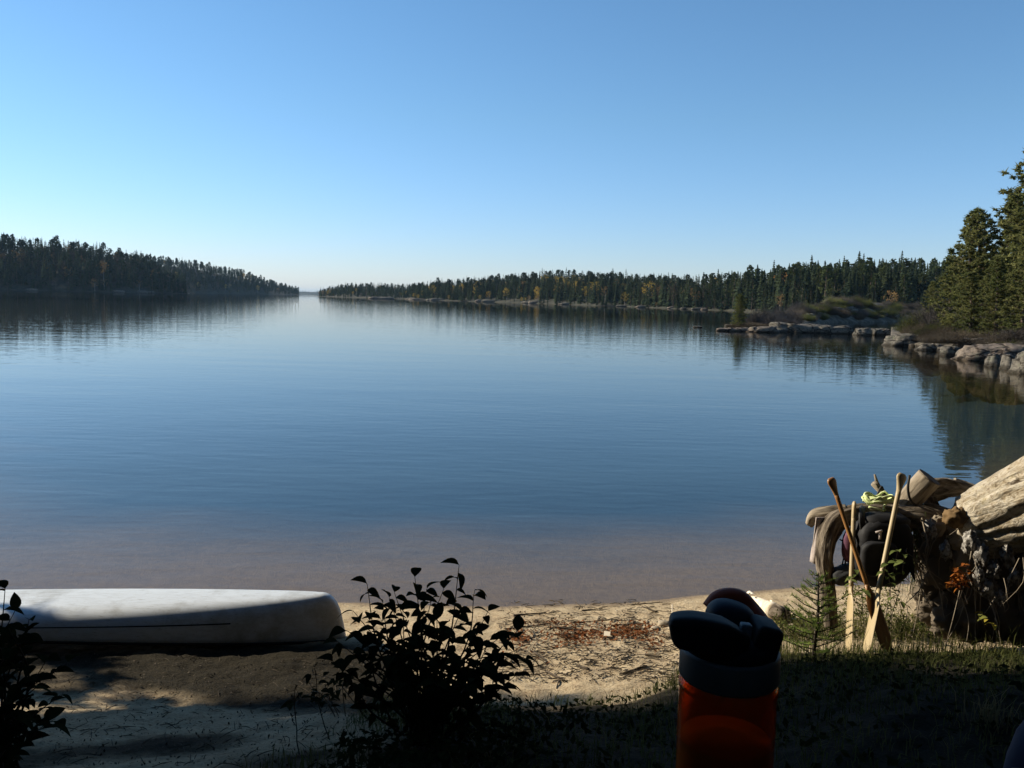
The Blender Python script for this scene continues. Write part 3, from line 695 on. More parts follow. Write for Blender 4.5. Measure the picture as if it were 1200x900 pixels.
# ------------------------------------------------------------------ canoe, upside down on the sand
cr = at(404, 759, 6.0); c_len = 2.6
yawc = R(4); cdir = Vector((math.cos(yawc), math.sin(yawc), 0)); cper = Vector((-math.sin(yawc), math.cos(yawc), 0))
cc = Vector((cr.x, cr.y, 0)) - cdir * c_len
cz0 = gz(cr.x, cr.y)
def cpt(s, u):
    """s along -1..1, u -1 (near gunwale) .. 0 keel .. 1 (far gunwale), hull upside down"""
    a = abs(s); top = .275 + .05 * s - (.15 * (1 - math.sqrt(max(0, 1 - ((a - .95) / .05) ** 2))) if a > .95 else 0)
    gun = .125 * (1 - a ** 1.6)
    bm = .33 * max(0, 1 - a ** 2.6) ** .72 + .012
    th = u * PI / 2; e = .44 if a < .9 else .44 + (a - .9) * 3
    yy = math.copysign(abs(math.sin(th)) ** e, u) * bm; zz = gun + (top - gun) * abs(math.cos(th)) ** .88
    xo = s * c_len + math.copysign(.05 * (1 - abs(u)) * sstep(.9, 1, a), -s) * (1 if a > .9 else 0)
    return Vector((cc.x, cc.y, cz0)) + cdir * xo + cper * yy + Vector((0, 0, zz))
canoe = thing('canoe', (cc.x, cc.y, cz0), 'white canoe lying upside down on the sand at the left', 'canoe')
hb_ = MB(); SS = [math.sin(i / 36 * PI / 2) if False else -1 + 2 * i / 72 for i in range(73)]
SS = sorted(set(SS + [.94, .955, .97, .98, .985, .99, .995, -.95, -.97, -.98, -.99, -.995])); rows_ = []
for s_ in SS: rows_.append([hb_.vert(cpt(s_, -1 + 2 * k / 28)) for k in range(29)])
for A, B in zip(rows_, rows_[1:]):
    for k in range(28): hb_.face((A[k], A[k + 1], B[k + 1], B[k]))
hb_.face(rows_[-1]); hb_.face(list(reversed(rows_[0])))
hl = obj('hull', hb_, m_white, canoe); sm_ = hl.modifiers.new('thickness', 'SOLIDIFY'); sm_.thickness = .008; sm_.offset = -1
for sg in (-1, 1):
    g_ = MB(); g_.tube([cpt(s_, sg) + cper * (sg * .004) for s_ in SS[4:-5]], .012, 6); obj('gunwale', g_, m_dark, canoe)
st = MB()
for i in range(40):     # dark pinstripe on the near side, moulded 3 mm proud
    s0, s1 = -.35 + 1.06 * i / 40, -.35 + 1.06 * (i + 1) / 40; q = []
    for s_, u in ((s0, -.70), (s1, -.70), (s1, -.672), (s0, -.672)): q.append(cpt(s_, u + .03 * max(0, s_ - .1)) - cper * .014 + Vector((0, 0, .004)))
    st.poly(q)
obj('stripe', st, m_dark, canoe)
for s_ in (-.32, 0, .34):
    t_ = MB(); t_.box((cpt(s_, -1) + cpt(s_, 1)) / 2 + Vector((0, 0, .012)), (.03, .30 * (1 - abs(s_) ** 2.6) ** .7, .011), Matrix.Rotation(yawc, 3, 'Z')); obj('thwart', t_, m_ash, canoe)
dk = MB(); dk.poly([cpt(.99, -1), cpt(.99, 1), cpt(.88, 1), cpt(.88, -1)]); obj('deck_plate', dk, m_dark, canoe)

# ------------------------------------------------------------------ fallen tree and its roots
stump = thing('fallen_tree', on(3.2, 5.9), 'big weathered fallen tree trunk with upturned roots at the right', 'driftwood log')
mt, nt, b = mk('weathered_log'); b.inputs['Roughness'].default_value = .9; b.inputs['Specular IOR Level'].default_value = .1
g1 = noisetex(nt, coords(nt, 'wv', (1, 1, .3)), 24, 6, .7, .6); g2 = noisetex(nt, coords(nt, 'wv', (1, 1, .4)), 5, 5, .65, .8); g3 = noisetex(nt, coords(nt, 'wv', (1, 1, .8)), 45, 3, .7); g4 = noisetex(nt, coords(nt, 'wv', (1, 1, .22)), 9, 5, .65, 1.2)
col = mix(nt, .5, ramp(nt, g1, [(.35, (.14, .11, .075)), (.5, (.34, .29, .21)), (.65, (.48, .43, .335))]), ramp(nt, g2, [(.33, (.23, .16, .09)), (.5, (.43, .35, .24)), (.62, (.50, .44, .35)), (.72, (.52, .36, .13))]))
g5 = noisetex(nt, coords(nt, 'wv', (1, 1, .7)), 13, 6, .7, .4)
col = mix(nt, .6, col, ramp(nt, g5, [(.32, (.20, .14, .08)), (.45, (.38, .33, .245)), (.55, (.53, .49, .42)), (.68, (.46, .39, .22))]))
col = mix(nt, 1, col, ramp(nt, g3, [(.36, (.55, .5, .44)), (.48, (1, 1, 1))]), 'MULTIPLY'); col = mix(nt, 1, col, ramp(nt, g4, [(.33, (.12, .09, .07)), (.39, (1, 1, 1))]), 'MULTIPLY')
nt.links.new(col, b.inputs['Base Color']); hm = nt.nodes.new('ShaderNodeMath'); hm.operation = 'ADD'; nt.links.new(g1, hm.inputs[0]); nt.links.new(g4, hm.inputs[1]); bump(nt, b, hm.outputs[0], 1.0, .03); m_logwood = mt
lg = MB()
cl = [at(1104, 612, 5.95), at(1122, 616, 5.92), at(1150, 612, 5.85), at(1190, 596, 5.75), at(1240, 574, 5.6), at(1330, 535, 5.4), at(1480, 510, 4.95), at(1800, 645, 4.3)]
rr_ = [.07, .20, .255, .285, .295, .29, .275, .25]
def logd(th, L):
    c, s_ = math.cos(th), math.sin(th); tw = L * .5
    f_ = 1 + .16 * n3(c * 1.2, s_ * 1.2, L * 1.3) + .07 * n3(c * 4 + tw, s_ * 4, L * 1.8) + .035 * n3(c * 9, s_ * 9 + tw, L * 2.5) + .02 * n3(c * 9, s_ * 9, L * 12) + .16 * max(0, .35 - L) * n3(c * 3, s_ * 3, L * 14)
    return f_ - .07 * max(0, 1 - abs(n3(c * 2.6 + tw, s_ * 2.6, L * .6)) * 14)
lg.tube(curve(cl, 24), lerpl(rr_, 24), 128, logd); obj('trunk', lg, m_logwood, stump, wv=True)
def rootmb(pts, rad, seed, n=28, amp=.26):
    b = MB(); b.tube(curve(pts, 14), lerpl(rad, 14), n, lambda th, L: 1 + amp * n3(math.cos(th) * 1.3 + seed, math.sin(th) * 1.3, L * 4) + amp * .6 * n3(math.cos(th) * 3 + seed, math.sin(th) * 3, L * 6) + amp * .5 * n3(math.cos(th) * 7 + seed, math.sin(th) * 7, L * 11)); return b
# horizontal root reaching left, bending down like a table leg
obj('root', rootmb([at(1115, 620, 6.0), at(1085, 608, 6.0), at(1050, 603, 6.0), at(1015, 602, 6.0), at(990, 606, 5.98), at(974, 618, 5.95), at(966, 650, 5.9), at(970, 690, 5.85), at(974, 735, 5.8)], [.13, .10, .075, .062, .066, .076, .066, .05, .04], 1), m_root, stump, wv=True)
obj('root', rootmb([at(992, 600, 6.02), at(972, 602, 6.05), at(956, 605, 6.1), at(948, 615, 6.12)], [.05, .055, .05, .03], 2), m_aged, stump, wv=True)
# sawn stub with its dark cut end
sc = rootmb([at(1052, 604, 6.1), at(1064, 588, 6.1), at(1076, 574, 6.08), at(1089, 560, 6.05)], [.075, .082, .086, .088], 3, 28, .05)
stub = obj('sawn_stub', sc, m_aged, stump, wv=True)
ce = MB(); a_ = at(1089.3, 559.6, 6.05); ax_ = (at(1089, 560, 6.05) - at(1076, 574, 6.08)).normalized(); e1 = ax_.orthogonal().normalized(); e2 = ax_.cross(e1)
ring = [ce.vert(a_ + e1 * (.086 * math.cos(2 * PI * k / 24)) + e2 * (.086 * math.sin(2 * PI * k / 24)) + ax_ * .004) for k in range(24)]; ce.face(ring); obj('cut_face', ce, m_cut, stub)
obj('root', rootmb([at(1050, 612, 6.1), at(1062, 612, 6.08), at(1078, 610, 6.05), at(1090, 612, 6.0)], [.05, .075, .07, .04], 4, 14, .3), m_orangewood, stump, wv=True)
# long dark root running behind the trunk to the right
obj('root', rootmb([at(1086, 574, 6.2), at(1102, 572, 6.2), at(1122, 573, 6.2), at(1140, 578, 6.2), at(1158, 573, 6.2), at(1176, 566, 6.2), at(1192, 560, 6.2)], [.10, .085, .06, .05, .045, .036, .02], 5), m_root, stump, wv=True)
obj('root', rootmb([at(1118, 563, 6.25), at(1128, 567, 6.25), at(1142, 571, 6.22)], [.02, .028, .02], 6), m_aged, stump, wv=True)
obj('root', rootmb([at(1104, 612, 5.95), at(1096, 600, 6.05), at(1090, 585, 6.12)], [.06, .055, .04], 7), m_root, stump, wv=True)
# knob at the broken end of the trunk
kb = MB(); kb.ellipsoid(at(1120, 606, 5.74), (.075, .07, .065), 36, 24, None, 1, lambda q: 1 + .4 * n3(q.x * 1.7, q.y * 1.7, q.z * 1.7) + .2 * n3(q.x * 4, q.y * 4, q.z * 4) + .14 * n3(q.x * 9, q.y * 9, q.z * 9)); obj('knob', kb, m_orangewood, stump)
rn = random.Random(21)
# root mat with clods of earth
for i, (px, py, D_, r_, mt_) in enumerate([(1096, 640, 5.95, .13, m_root), (1108, 668, 5.9, .15, m_root), (1092, 690, 5.95, .13, m_root), (1134, 655, 5.8, .13, m_aged), (1150, 672, 5.75, .12, m_root), (1140, 700, 5.75, .14, m_root), (1165, 650, 5.8, .13, m_root), (1118, 708, 5.85, .14, m_root), (1180, 690, 5.75, .2, m_root), (1200, 670, 5.8, .22, m_root), (1166, 720, 5.7, .16, m_root), (1075, 655, 6.0, .07, m_root), (1232, 680, 5.7, .25, m_root), (1097, 616, 5.85, .06, m_aged), (1128, 634, 5.78, .075, m_aged), (1160, 690, 5.65, .06, m_aged), (1108, 728, 5.75, .10, m_root), (1140, 728, 5.7, .13, m_root), (1185, 722, 5.65, .16, m_root), (1088, 716, 5.85, .08, m_root), (1215, 716, 5.65, .2, m_root)]):
    b = MB(); sd_ = i * 4.1
    b.ellipsoid(at(px, py, D_), (r_, r_ * .8, r_ * 1.1), 24, 16, None, 1, lambda q: 1 + .4 * n3(q.x * 2 + sd_, q.y * 2, q.z * 2) + .22 * n3(q.x * 6 + sd_, q.y * 6, q.z * 6) + .12 * n3(q.x * 14 + sd_, q.y * 14, q.z * 14))
    obj('earth_clod', b, mt_, stump)

b = MB()
for i in range(150):
    px = rn.uniform(1066, 1200); py = rn.uniform(600, 690); p0 = at(px, py, rn.uniform(5.75, 6.0)); L = rn.uniform(.08, .4)
    p1 = p0 + Vector((rn.gauss(0, .08), rn.gauss(-.05, .05), -L * .5)); p2 = p1 + Vector((rn.gauss(0, .08), rn.gauss(0, .05), -L * .5))
    b.tube([p0, p1, p2], [rn.uniform(.003, .008), .004, .0015], 4, cap=False)
tag(obj('rootlets', b, m_aged, stump), kind='stuff')
m_lichen_lit = M('lichened_roots_lit', (.42, .40, .37), (.09, .08, .07), 30, .95, 1, .02, lo=.38, hi=.6)  # lichen grey, lightened to stand for sun on the shaded root lumps
for i, (px, py, D_, r_) in enumerate([(1138, 636, 5.62, .06), (1150, 652, 5.56, .055), (1164, 668, 5.52, .05), (1156, 690, 5.5, .045), (1180, 652, 5.55, .05), (1090, 622, 5.82, .05), (1146, 676, 5.52, .04), (1108, 645, 5.74, .045), (1172, 700, 5.48, .04), (1188, 676, 5.5, .04)]):
    b = MB(); sd_ = i * 5.3; b.ellipsoid(at(px, py, D_), (r_ * .8, r_ * .8, r_ * 1.3), 28, 18, None, 1, lambda q: 1 + .5 * n3(q.x * 2 + sd_, q.y * 2, q.z * 1.2) + .3 * n3(q.x * 6 + sd_, q.y * 6, q.z * 3) + .16 * n3(q.x * 15 + sd_, q.y * 15, q.z * 8)); obj('root_burl', b, m_lichen_lit, stump)
b = MB()
for i in range(40):
    p0 = at(rn.uniform(1125, 1215), rn.uniform(640, 700), rn.uniform(5.42, 5.6)); L = rn.uniform(.1, .45); p1 = p0 + Vector((rn.gauss(-.02, .06), rn.gauss(-.04, .04), -L * .5)); p2 = p1 + Vector((rn.gauss(-.02, .06), rn.gauss(0, .04), -L * .5)); b.tube(curve([p0, p1, p2], 3), [.0035, .003, .003, .0025, .002, .0015, .001], 5, cap=False)
tag(obj('pale_rootlets', b, m_aged, stump), kind='stuff')
# hanging mossy strands over the water gap
b = MB()
for i in range(110):
    px = rn.uniform(1058, 1098); p0 = at(px, rn.uniform(600, 650), rn.uniform(5.9, 6.05)); L = rn.uniform(.1, .45)
    q = [p0 + Vector((.02 * n3(i, k * .7), .02 * n3(i, k * .7, 5), -L * k / 4)) for k in range(5)]; b.tube(q, [.003, .004, .003, .002, .001], 3, cap=False)
    for k in range(9):
        c = q[0].lerp(q[-1], rn.random()); d = Vector((rn.gauss(0, 1), rn.gauss(0, 1), rn.gauss(-.3, .6))).normalized() * rn.uniform(.012, .03); s_ = d.orthogonal().normalized() * .004
        b.poly([c + s_, c - s_, c + d], 0)
m_moss = leafmat('hanging_moss', (.06, .085, .035), (.17, .19, .09), 8, .4)
tag(obj('hanging_moss', b, m_moss, stump), kind='stuff')
# forked stick standing on the root, with a cord
sk_ = thing('forked_stick', at(1040, 592, 6.1), 'short pale forked stick poking up behind the lime rope', 'stick')
b = MB(); b.tube([at(1046, 592, 6.1), at(1036, 579, 6.1), at(1024, 566, 6.1)], [.028, .024, .026], 8); b.tube([at(1031, 573, 6.1), at(1027, 563, 6.1), at(1025, 556, 6.1)], [.014, .011, .007], 6); obj('wood', b, m_aged, sk_, wv=True)
b = MB(); b.tube(curve([at(1022, 592, 6.05), at(1028, 580, 6.06), at(1033, 570, 6.06), at(1036, 577, 6.05), at(1043, 586, 6.05)], 4), .007, 5); obj('cord', b, m_dark, sk_)
b = MB(); b.tube(curve([at(1066, 557, 6.0), at(1064, 572, 5.97), at(1067, 586, 5.98), at(1076, 594, 6.0)], 4), .009, 6); tag(obj('black_strap', b, m_dark), 'black strap looped round the sawn stub', 'strap')
# lime rope heap
b = MB(); pth = []
for i in range(70):
    t_ = i * .62; r_ = .085 + .035 * n3(i * .31, 1); c = at(1029, 588, 5.93)
    pth.append(c + Vector((math.cos(t_) * r_ * 1.15 + .03 * n3(i * .2, 4), math.sin(t_) * r_ * .7, .008 + .075 * abs(n3(i * .27, 9)) + .05 * n3(i * .9, 3))))
b.tube(curve(pth, 3), .0085, 5); b.tube(curve([at(1040, 588, 5.9), at(1036, 594, 5.87), at(1037, 600, 5.88), at(1030, 597, 5.86), at(1018, 594, 5.87)], 4), .008, 5)
tag(obj('rope', b, m_lime_rope, loc=at(1029, 588, 5.93)), 'tangled lime green rope heaped on top of the root', 'rope')
# backpack hanging under the root
bp_ = thing('backpack', at(1030, 690, 5.72), 'black backpack hanging from the root between the paddles', 'backpack')
b = MB(); b.ellipsoid(at(1033, 645, 5.82), (.20, .13, .24), 28, 18, None, .62, lambda q: 1 + .10 * n3(q.x * 2, q.y * 2, q.z * 2) + .05 * n3(q.x * 5, q.y * 5, q.z * 5)); obj('pack_body', b, m_blackcloth, bp_)
b = MB(); b.ellipsoid(at(1030, 655, 5.68), (.13, .05, .12), 20, 12, None, .6, lambda q: 1 + .10 * n3(q.x * 3, q.y * 3, q.z * 3)); obj('front_pocket', b, m_blackcloth, bp_)
b = MB(); b.ellipsoid(at(1036, 612, 5.84), (.17, .11, .07), 20, 10, None, .8, lambda q: 1 + .12 * n3(q.x * 3, q.y * 3, q.z * 3)); obj('lid_flap', b, m_blackcloth, bp_)
for px in (1012, 1050):
    b = MB(); b.tube(curve([at(px, 625, 5.78), at(px - 2, 605, 5.80), at(px, 594, 5.95), at(px + 3, 600, 6.1)], 5), .022, 8, flat=(.25, 1)); obj('shoulder_strap', b, m_dark, bp_)
b = MB(); b.tube(curve([at(1058, 640, 5.75), at(1066, 660, 5.72), at(1072, 680, 5.72)], 5), [.05 - .0045 * i for i in range(11)], 8, flat=(.25, 1)); obj('flap', b, m_blackcloth, bp_)
b = MB()
for p in ((1026, 624, 1034, 622), (1032, 622, 1031, 632)): b.tube([at(p[0], p[1], 5.66), at(p[2], p[3], 5.65)], .008, 6)
obj('buckle', b, m_towel, bp_)
b = MB(); b.ellipsoid(at(996, 640, 5.85), (.055, .045, .115), 18, 12, None, .8, lambda q: 1 + .1 * n3(q.x * 3, q.y * 3, q.z * 3)); pp = tag(obj('pouch', b, m_purple, loc=at(996, 660, 5.85)), 'purple cloth pouch hanging left of the black backpack', 'pouch')
b = MB(); b.tube(curve([at(984, 632, 5.86), at(989, 636, 5.86), at(990, 646, 5.86), at(987, 662, 5.86)], 4), .005, 5); tag(obj('hanging_cord', b, m_dark), 'thin black cord with toggle hanging left of the purple pouch', 'cord')
b = MB(); b.ellipsoid(at(990, 673, 5.85), (.11, .08, .065), 22, 14, Matrix.Rotation(-.35, 3, 'Y'), .8, lambda q: 1 + .15 * n3(q.x * 3, q.y * 3, q.z * 3)); tag(obj('stuff_sack', b, m_greycloth, loc=at(990, 680, 5.85)), 'dark grey stuff sack hanging below the purple pouch', 'bag')
b = MB(); b.tube(curve([at(990, 664, 5.85), at(992, 650, 5.86), at(996, 625, 5.9), at(1000, 604, 5.95)], 4), .006, 5); tag(obj('drawstring', b, m_dark), 'black drawstring holding the grey stuff sack to the root', 'cord')
# towel over the root tip
b = MB(); gr = []
for i in range(13):
    rw = []
    for j in range(9):
        u, v_ = j / 8, i / 12; px = 956 - 6 * v_ + (10 + 3 * v_) * u; py = 606 + 52 * v_ + 8 * u * v_
        rw.append(b.vert(at(px, py, 5.98 + .035 * math.sin(u * 9 + v_ * 2) * v_)))
    gr.append(rw)
for A, B in zip(gr, gr[1:]):
    for k in range(8): b.face((A[k], A[k + 1], B[k + 1], B[k]))
tw = tag(obj('towel', b, m_towel, loc=at(956, 640, 5.98)), 'pale greyish pink towel draped over the left end of the root', 'towel'); sm_ = tw.modifiers.new('thickness', 'SOLIDIFY'); sm_.thickness = .008
# grey board standing behind the varnished paddle
# ------------------------------------------------------------------ paddles
def paddle(label, pts, rad, mat, blade_w, hint, ghint, blen, group='canoe paddles leaning on the roots'):
    """pts: grip to blade tip"""
    P = [Vector(p) for p in pts]; ax = (P[-1] - P[0]).normalized(); L = (P[-1] - P[0]).length
    p_ = thing('paddle', P[-1], label, 'paddle', group)
    side = Vector(ghint); side = (side - ax * side.dot(ax)).normalized(); fr_ = ax.cross(side)
    nb0 = L - blen; b = MB(); b.tube([P[0] + ax * (.09 + (nb0 - .09) * i / 14) for i in range(15)], [rad] * 15, 12); obj('shaft', b, mat, p_, wv=True)
    b = MB()      # pear shaped grip, wide across, thin through
    rg = []
    for i in range(9):
        t_ = i / 8; wd = .034 + .006 * t_ / .25 if t_ < .25 else rad + (.040 - rad) * (1 - (t_ - .25) / .75) ** 1.3
        tk = .015 + (rad - .015) * t_; c = P[0] + ax * (.12 * t_ - .012)
        if i == 0: wd *= .72; tk *= .6
        rg.append([b.vert(c + side * (wd * math.cos(2 * PI * k / 12)) + fr_ * (tk * math.sin(2 * PI * k / 12)), (wd * math.cos(2 * PI * k / 12), tk * math.sin(2 * PI * k / 12), .085 * t_)) for k in range(12)])
    for A, B in zip(rg, rg[1:]):
        for k in range(12): b.face((A[k], A[(k + 1) % 12], B[(k + 1) % 12], B[k]))
    b.face(list(reversed(rg[0]))); obj('grip', b, mat, p_, wv=True)
    b = MB(); rg = []; side = Vector(hint); side = (side - ax * side.dot(ax)).normalized(); fr_ = ax.cross(side)
    for i in range(15):
        t_ = i / 14; wd = rad + (blade_w / 2 - rad) * sstep(0, .3, t_); wd *= max(.15, (1 - max(0, (t_ - .8) / .2) ** 2.5) ** .5 if t_ > .8 else 1); tk = rad * (1 - .7 * sstep(0, .35, t_))
        c = P[0] + ax * (nb0 - .01 + (blen + .01) * t_)
        rg.append([b.vert(c + side * (wd * math.cos(2 * PI * k / 12)) + fr_ * (tk * math.sin(2 * PI * k / 12)), (wd * math.cos(2 * PI * k / 12), tk * math.sin(2 * PI * k / 12), t_ * blen)) for k in range(12)])
    for A, B in zip(rg, rg[1:]):
        for k in range(12): b.face((A[k], A[(k + 1) % 12], B[(k + 1) % 12], B[k]))
    b.face(list(reversed(rg[0]))); b.face(rg[-1]); obj('blade', b, mat, p_, wv=True)
    return p_
def gb(px, py, D):      # a blade tip on the ground at a column
    p = at(px, py, D); return Vector((p.x, p.y, gz(p.x, p.y) + .02))
paddle('brown varnished paddle leaning to the left, its blade behind the pale one', [at(974, 562, 5.62), gb(1044, 738, 5.42)], .0155, m_varn, .17, (1, .9, 0), (1, .5, 0), .45)
paddle('pale wooden paddle leaning to the right against the roots', [at(1057, 557, 5.72), gb(1017, 725, 5.33)], .0165, m_ash, .14, (.04, 1, -.3), (1, .25, 0), .42)
paddle('pale paddle standing upright with only its lower half in sunlight', [at(1001, 590, 5.88), gb(996, 738, 5.5)], .0155, m_ash, .13, (.04, 1, -.3), (.3, 1, 0), .42)

# ------------------------------------------------------------------ birch log on the beach and bits of litter
bl = thing('birch_log', G(886, 722), 'short piece of white birch log with peeling bark on the sand', 'log')
m_bark2 = M('white_birch_bark', (.78, .72, .62), (.62, .50, .34), 14, .8, .4, .006, 'wv', (1, 1, 3), .2)
p0 = G(878, 716) + Vector((0, .06, .06)); p1 = G(908, 727) + Vector((0, 0, .07))
b = MB(); b.tube([p0.lerp(p1, i / 8) for i in range(9)], [.055, .06, .062, .063, .064, .064, .065, .066, .066], 20, lambda th, L: 1 + .10 * n3(math.cos(th), math.sin(th), L * 9)); obj('bark', b, m_bark2, bl, wv=True)
b = MB(); dd = (p1 - p0).normalized(); b.tube([p1 + dd * .001, p1 + dd * .03, p1 + dd * .13], [.064, .066, .05], 16, lambda th, L: 1 + .25 * n3(math.cos(th) * 2, math.sin(th) * 2, L * 12)); obj('rotten_end', b, m_root, bl, wv=True)
for i in range(5):
    b = MB(); c = p0.lerp(p1, .05 + .15 * i) + Vector((rn.uniform(-.02, .02), 0, .055)); gr = []
    for k in range(6): gr.append([b.vert(c + Vector((-.03 + .012 * k, -.02 + .04 * q, .035 * math.sin(k * .5 + i)))) for q in range(2)])
    for A, B in zip(gr, gr[1:]): b.face((A[0], A[1], B[1], B[0]))
    obj('bark_curl', b, m_bark2, bl, wv=True)
p = G(711, 746); b = MB(); b.poly([p + Vector(q) for q in ((-.025, -.02, .012), (.02, -.03, .014), (.028, .012, .03), (-.018, .025, .03))]); b.poly([p + Vector(q) for q in ((-.018, .025, .03), (.028, .012, .03), (.02, .02, .012), (-.02, .03, .012))])
tag(obj('bark_scrap', b, m_bark2, loc=p), 'small white scrap of bark on the brown leaf litter', 'scrap')
def stick(px0, py0, px1, py1, r, mt_, label, group=None, lift=.0, nm='stick'):
    a, c = G(px0, py0), G(px1, py1); b = MB(); n = 6
    b.tube([Vector((a.x + (c.x - a.x) * i / n + .015 * n3(i, px0), a.y + (c.y - a.y) * i / n + .015 * n3(i, px0, 3), max(gz(a.x + (c.x - a.x) * i / n, a.y + (c.y - a.y) * i / n) + r * .6, a.z + (c.z - a.z) * i / n + r * .6) + lift * i / n)) for i in range(n + 1)], [r * (1 - .08 * i) for i in range(n + 1)], 6)
    return tag(obj(nm, b, mt_, loc=a), label, 'stick', group)
stick(788, 730, 787, 722, .006, m_bark2, 'small pale stick poking up out of the sand beside the bottle', None, .09)
for q in ((592, 738, 640, 732), (648, 735, 690, 741), (668, 731, 700, 728), (700, 727, 745, 729), (716, 734, 760, 731), (740, 709, 776, 706), (640, 788, 664, 800), (655, 798, 652, 808), (690, 786, 676, 782), (728, 773, 744, 768), (770, 718, 752, 712), (614, 752, 634, 744), (682, 716, 706, 714), (760, 742, 782, 750), (602, 722, 640, 719), (732, 790, 758, 781), (756, 768, 775, 771), (625, 766, 642, 777)):
    stick(*q, rn.uniform(.004, .010), m_twig, 'dark dead twig lying on the sunlit sand', 'dead twigs on the sand')
# wrack line of fallen leaves
b = MB()
def leafbit(p, s_, up=.35):
    d = Vector((rn.gauss(0, 1), rn.gauss(0, 1), rn.gauss(0, up))).normalized() * s_; e = d.cross(Vector((rn.gauss(0, .3), rn.gauss(0, .3), 1))).normalized() * s_ * .5
    p = p + Vector((0, 0, .004 + s_ * .3)); b.poly([p - d, p + e, p + d, p - e])
for cx_, cy_, sx_, sy_, n in ((672, 748, 26, 9, 330), (735, 742, 34, 7, 420), (700, 744, 50, 4, 160), (605, 748, 18, 10, 200), (745, 736, 30, 6, 160), (660, 731, 40, 4, 120), (765, 755, 14, 8, 60), (640, 752, 60, 18, 90)):
    for _ in range(n):
        px, py = rn.gauss(cx_, sx_ * .55), rn.gauss(cy_, sy_ * .6)
        if py < 708 or py > 795: continue
        leafbit(G(px, py), rn.uniform(.009, .02))
tag(obj('leaf_litter', b, m_litter), 'drift of red brown fallen leaves lying along the sand', 'leaf litter', None, 'stuff')
b = MB()
for _ in range(2600):
    px, py = rn.uniform(585, 800), 704 + 96 * rn.random() ** .8; p = G(px, py); s_ = rn.uniform(.004, .010) * (1.8 if rn.random() < .12 else 1)
    if rn.random() < .3 + .5 * n3(px * .03, py * .06, 3): leafbit(p, s_, .6)
    elif rn.random() < .35:
        az = rn.gauss(0, .6); L = rn.uniform(.015, .06); d = Vector((math.cos(az), math.sin(az), 0)) * L; q = Vector((0, 0, rn.uniform(.003, .012))); b.tube([p + q - d, p + q + Vector((0, 0, .004)), p + q + d], [.0022, .003, .0016], 3, cap=False)
    else: leafbit(p, s_ * .7, .8)
for _ in range(1700):
    px, py = rn.uniform(50, 430), rn.uniform(768, 899); p = G(px, py)
    if rn.random() < .86: leafbit(p, rn.uniform(.003, .010), .9)
    else: az = rn.random() * 3.14; L = rn.uniform(.012, .05); d = Vector((math.cos(az), math.sin(az), 0)) * L; q = Vector((0, 0, .006)); b.tube([p + q - d, p + q + Vector((0, 0, .004)), p + q + d], [.0015, .002, .001], 3, cap=False)
tag(obj('debris', b, m_twig), 'small dark crumbs of bark and twig scattered over the sand', 'debris', None, 'stuff')
# lumps of pale dried sand and small stones near the shade edge
b = MB()
for _ in range(260):
    px, py = rn.uniform(590, 800), rn.uniform(720, 796); p = G(px, py); r_ = rn.uniform(.005, .014)
    b.ellipsoid(p, (r_, r_ * rn.uniform(.7, 1.2), r_ * .7), 6, 4)
m_pebble = M('pebbles', (.36, .30, .22), (.2, .17, .13), 30, .95)
tag(obj('pebbles', b, m_pebble), 'small pebbles and sand lumps scattered over the beach', 'pebbles', None, 'stuff')
for px, py, r_ in ((778, 732, .05), (790, 738, .045), (768, 737, .035), (930, 735, .05), (944, 742, .04)):
    p = G(px, py); b = MB(); sd_ = px; b.ellipsoid(p, (r_, r_ * .8, r_ * .6), 14, 9, None, .8, lambda q: 1 + .25 * n3(q.x * 2 + sd_, q.y * 2, q.z * 2)); tag(obj('stone', b, m_pebble, loc=p), 'pale fist sized stone beside the dark wrack on the sand', 'stone', 'stones on the sand')

# ------------------------------------------------------------------ plants
def leaf_mesh(name, fold, curl, w_=.5, mat=None):
    b = MB(); n = 6; L = []
    for i in range(n + 1):
        t_ = i / n; wd = w_ * .5 * math.sin(PI * t_ ** .8) ** .9 + .004; z = -curl * t_ * t_; x = t_ * (1 - .25 * curl * t_)
        L.append((b.vert((x, -wd, z + fold * wd)), b.vert((x, 0, z)), b.vert((x, wd, z + fold * wd))))
    for A, B in zip(L, L[1:]): b.face((A[0], A[1], B[1], B[0])); b.face((A[1], A[2], B[2], B[1]))
    return b.mesh(name, [mat], smooth=True)
lfm = [leaf_mesh('leaf', .5, .35, .55, m_darkleaf), leaf_mesh('leaf', .3, .7, .5, m_darkleaf), leaf_mesh('leaf', .7, .15, .6, m_darkleaf)]
def leaf(parent, meshes, p, d, s_, roll=0):
    o = bpy.data.objects.new('leaf', rn.choice(meshes)); C.objects.link(o); o.parent = parent
    d = d.normalized(); zx = Vector((0, 0, 1)); sdv = zx.cross(d); sdv = sdv.normalized() if sdv.length > .05 else Vector((0, 1, 0)); nv = d.cross(sdv)
    mm = Matrix((d, sdv, nv)).transposed() @ Matrix.Rotation(roll, 3, 'X'); m4 = mm.to_4x4() @ Matrix.Scale(s_, 4); m4.translation = p - parent.location; o.matrix_local = m4; return o
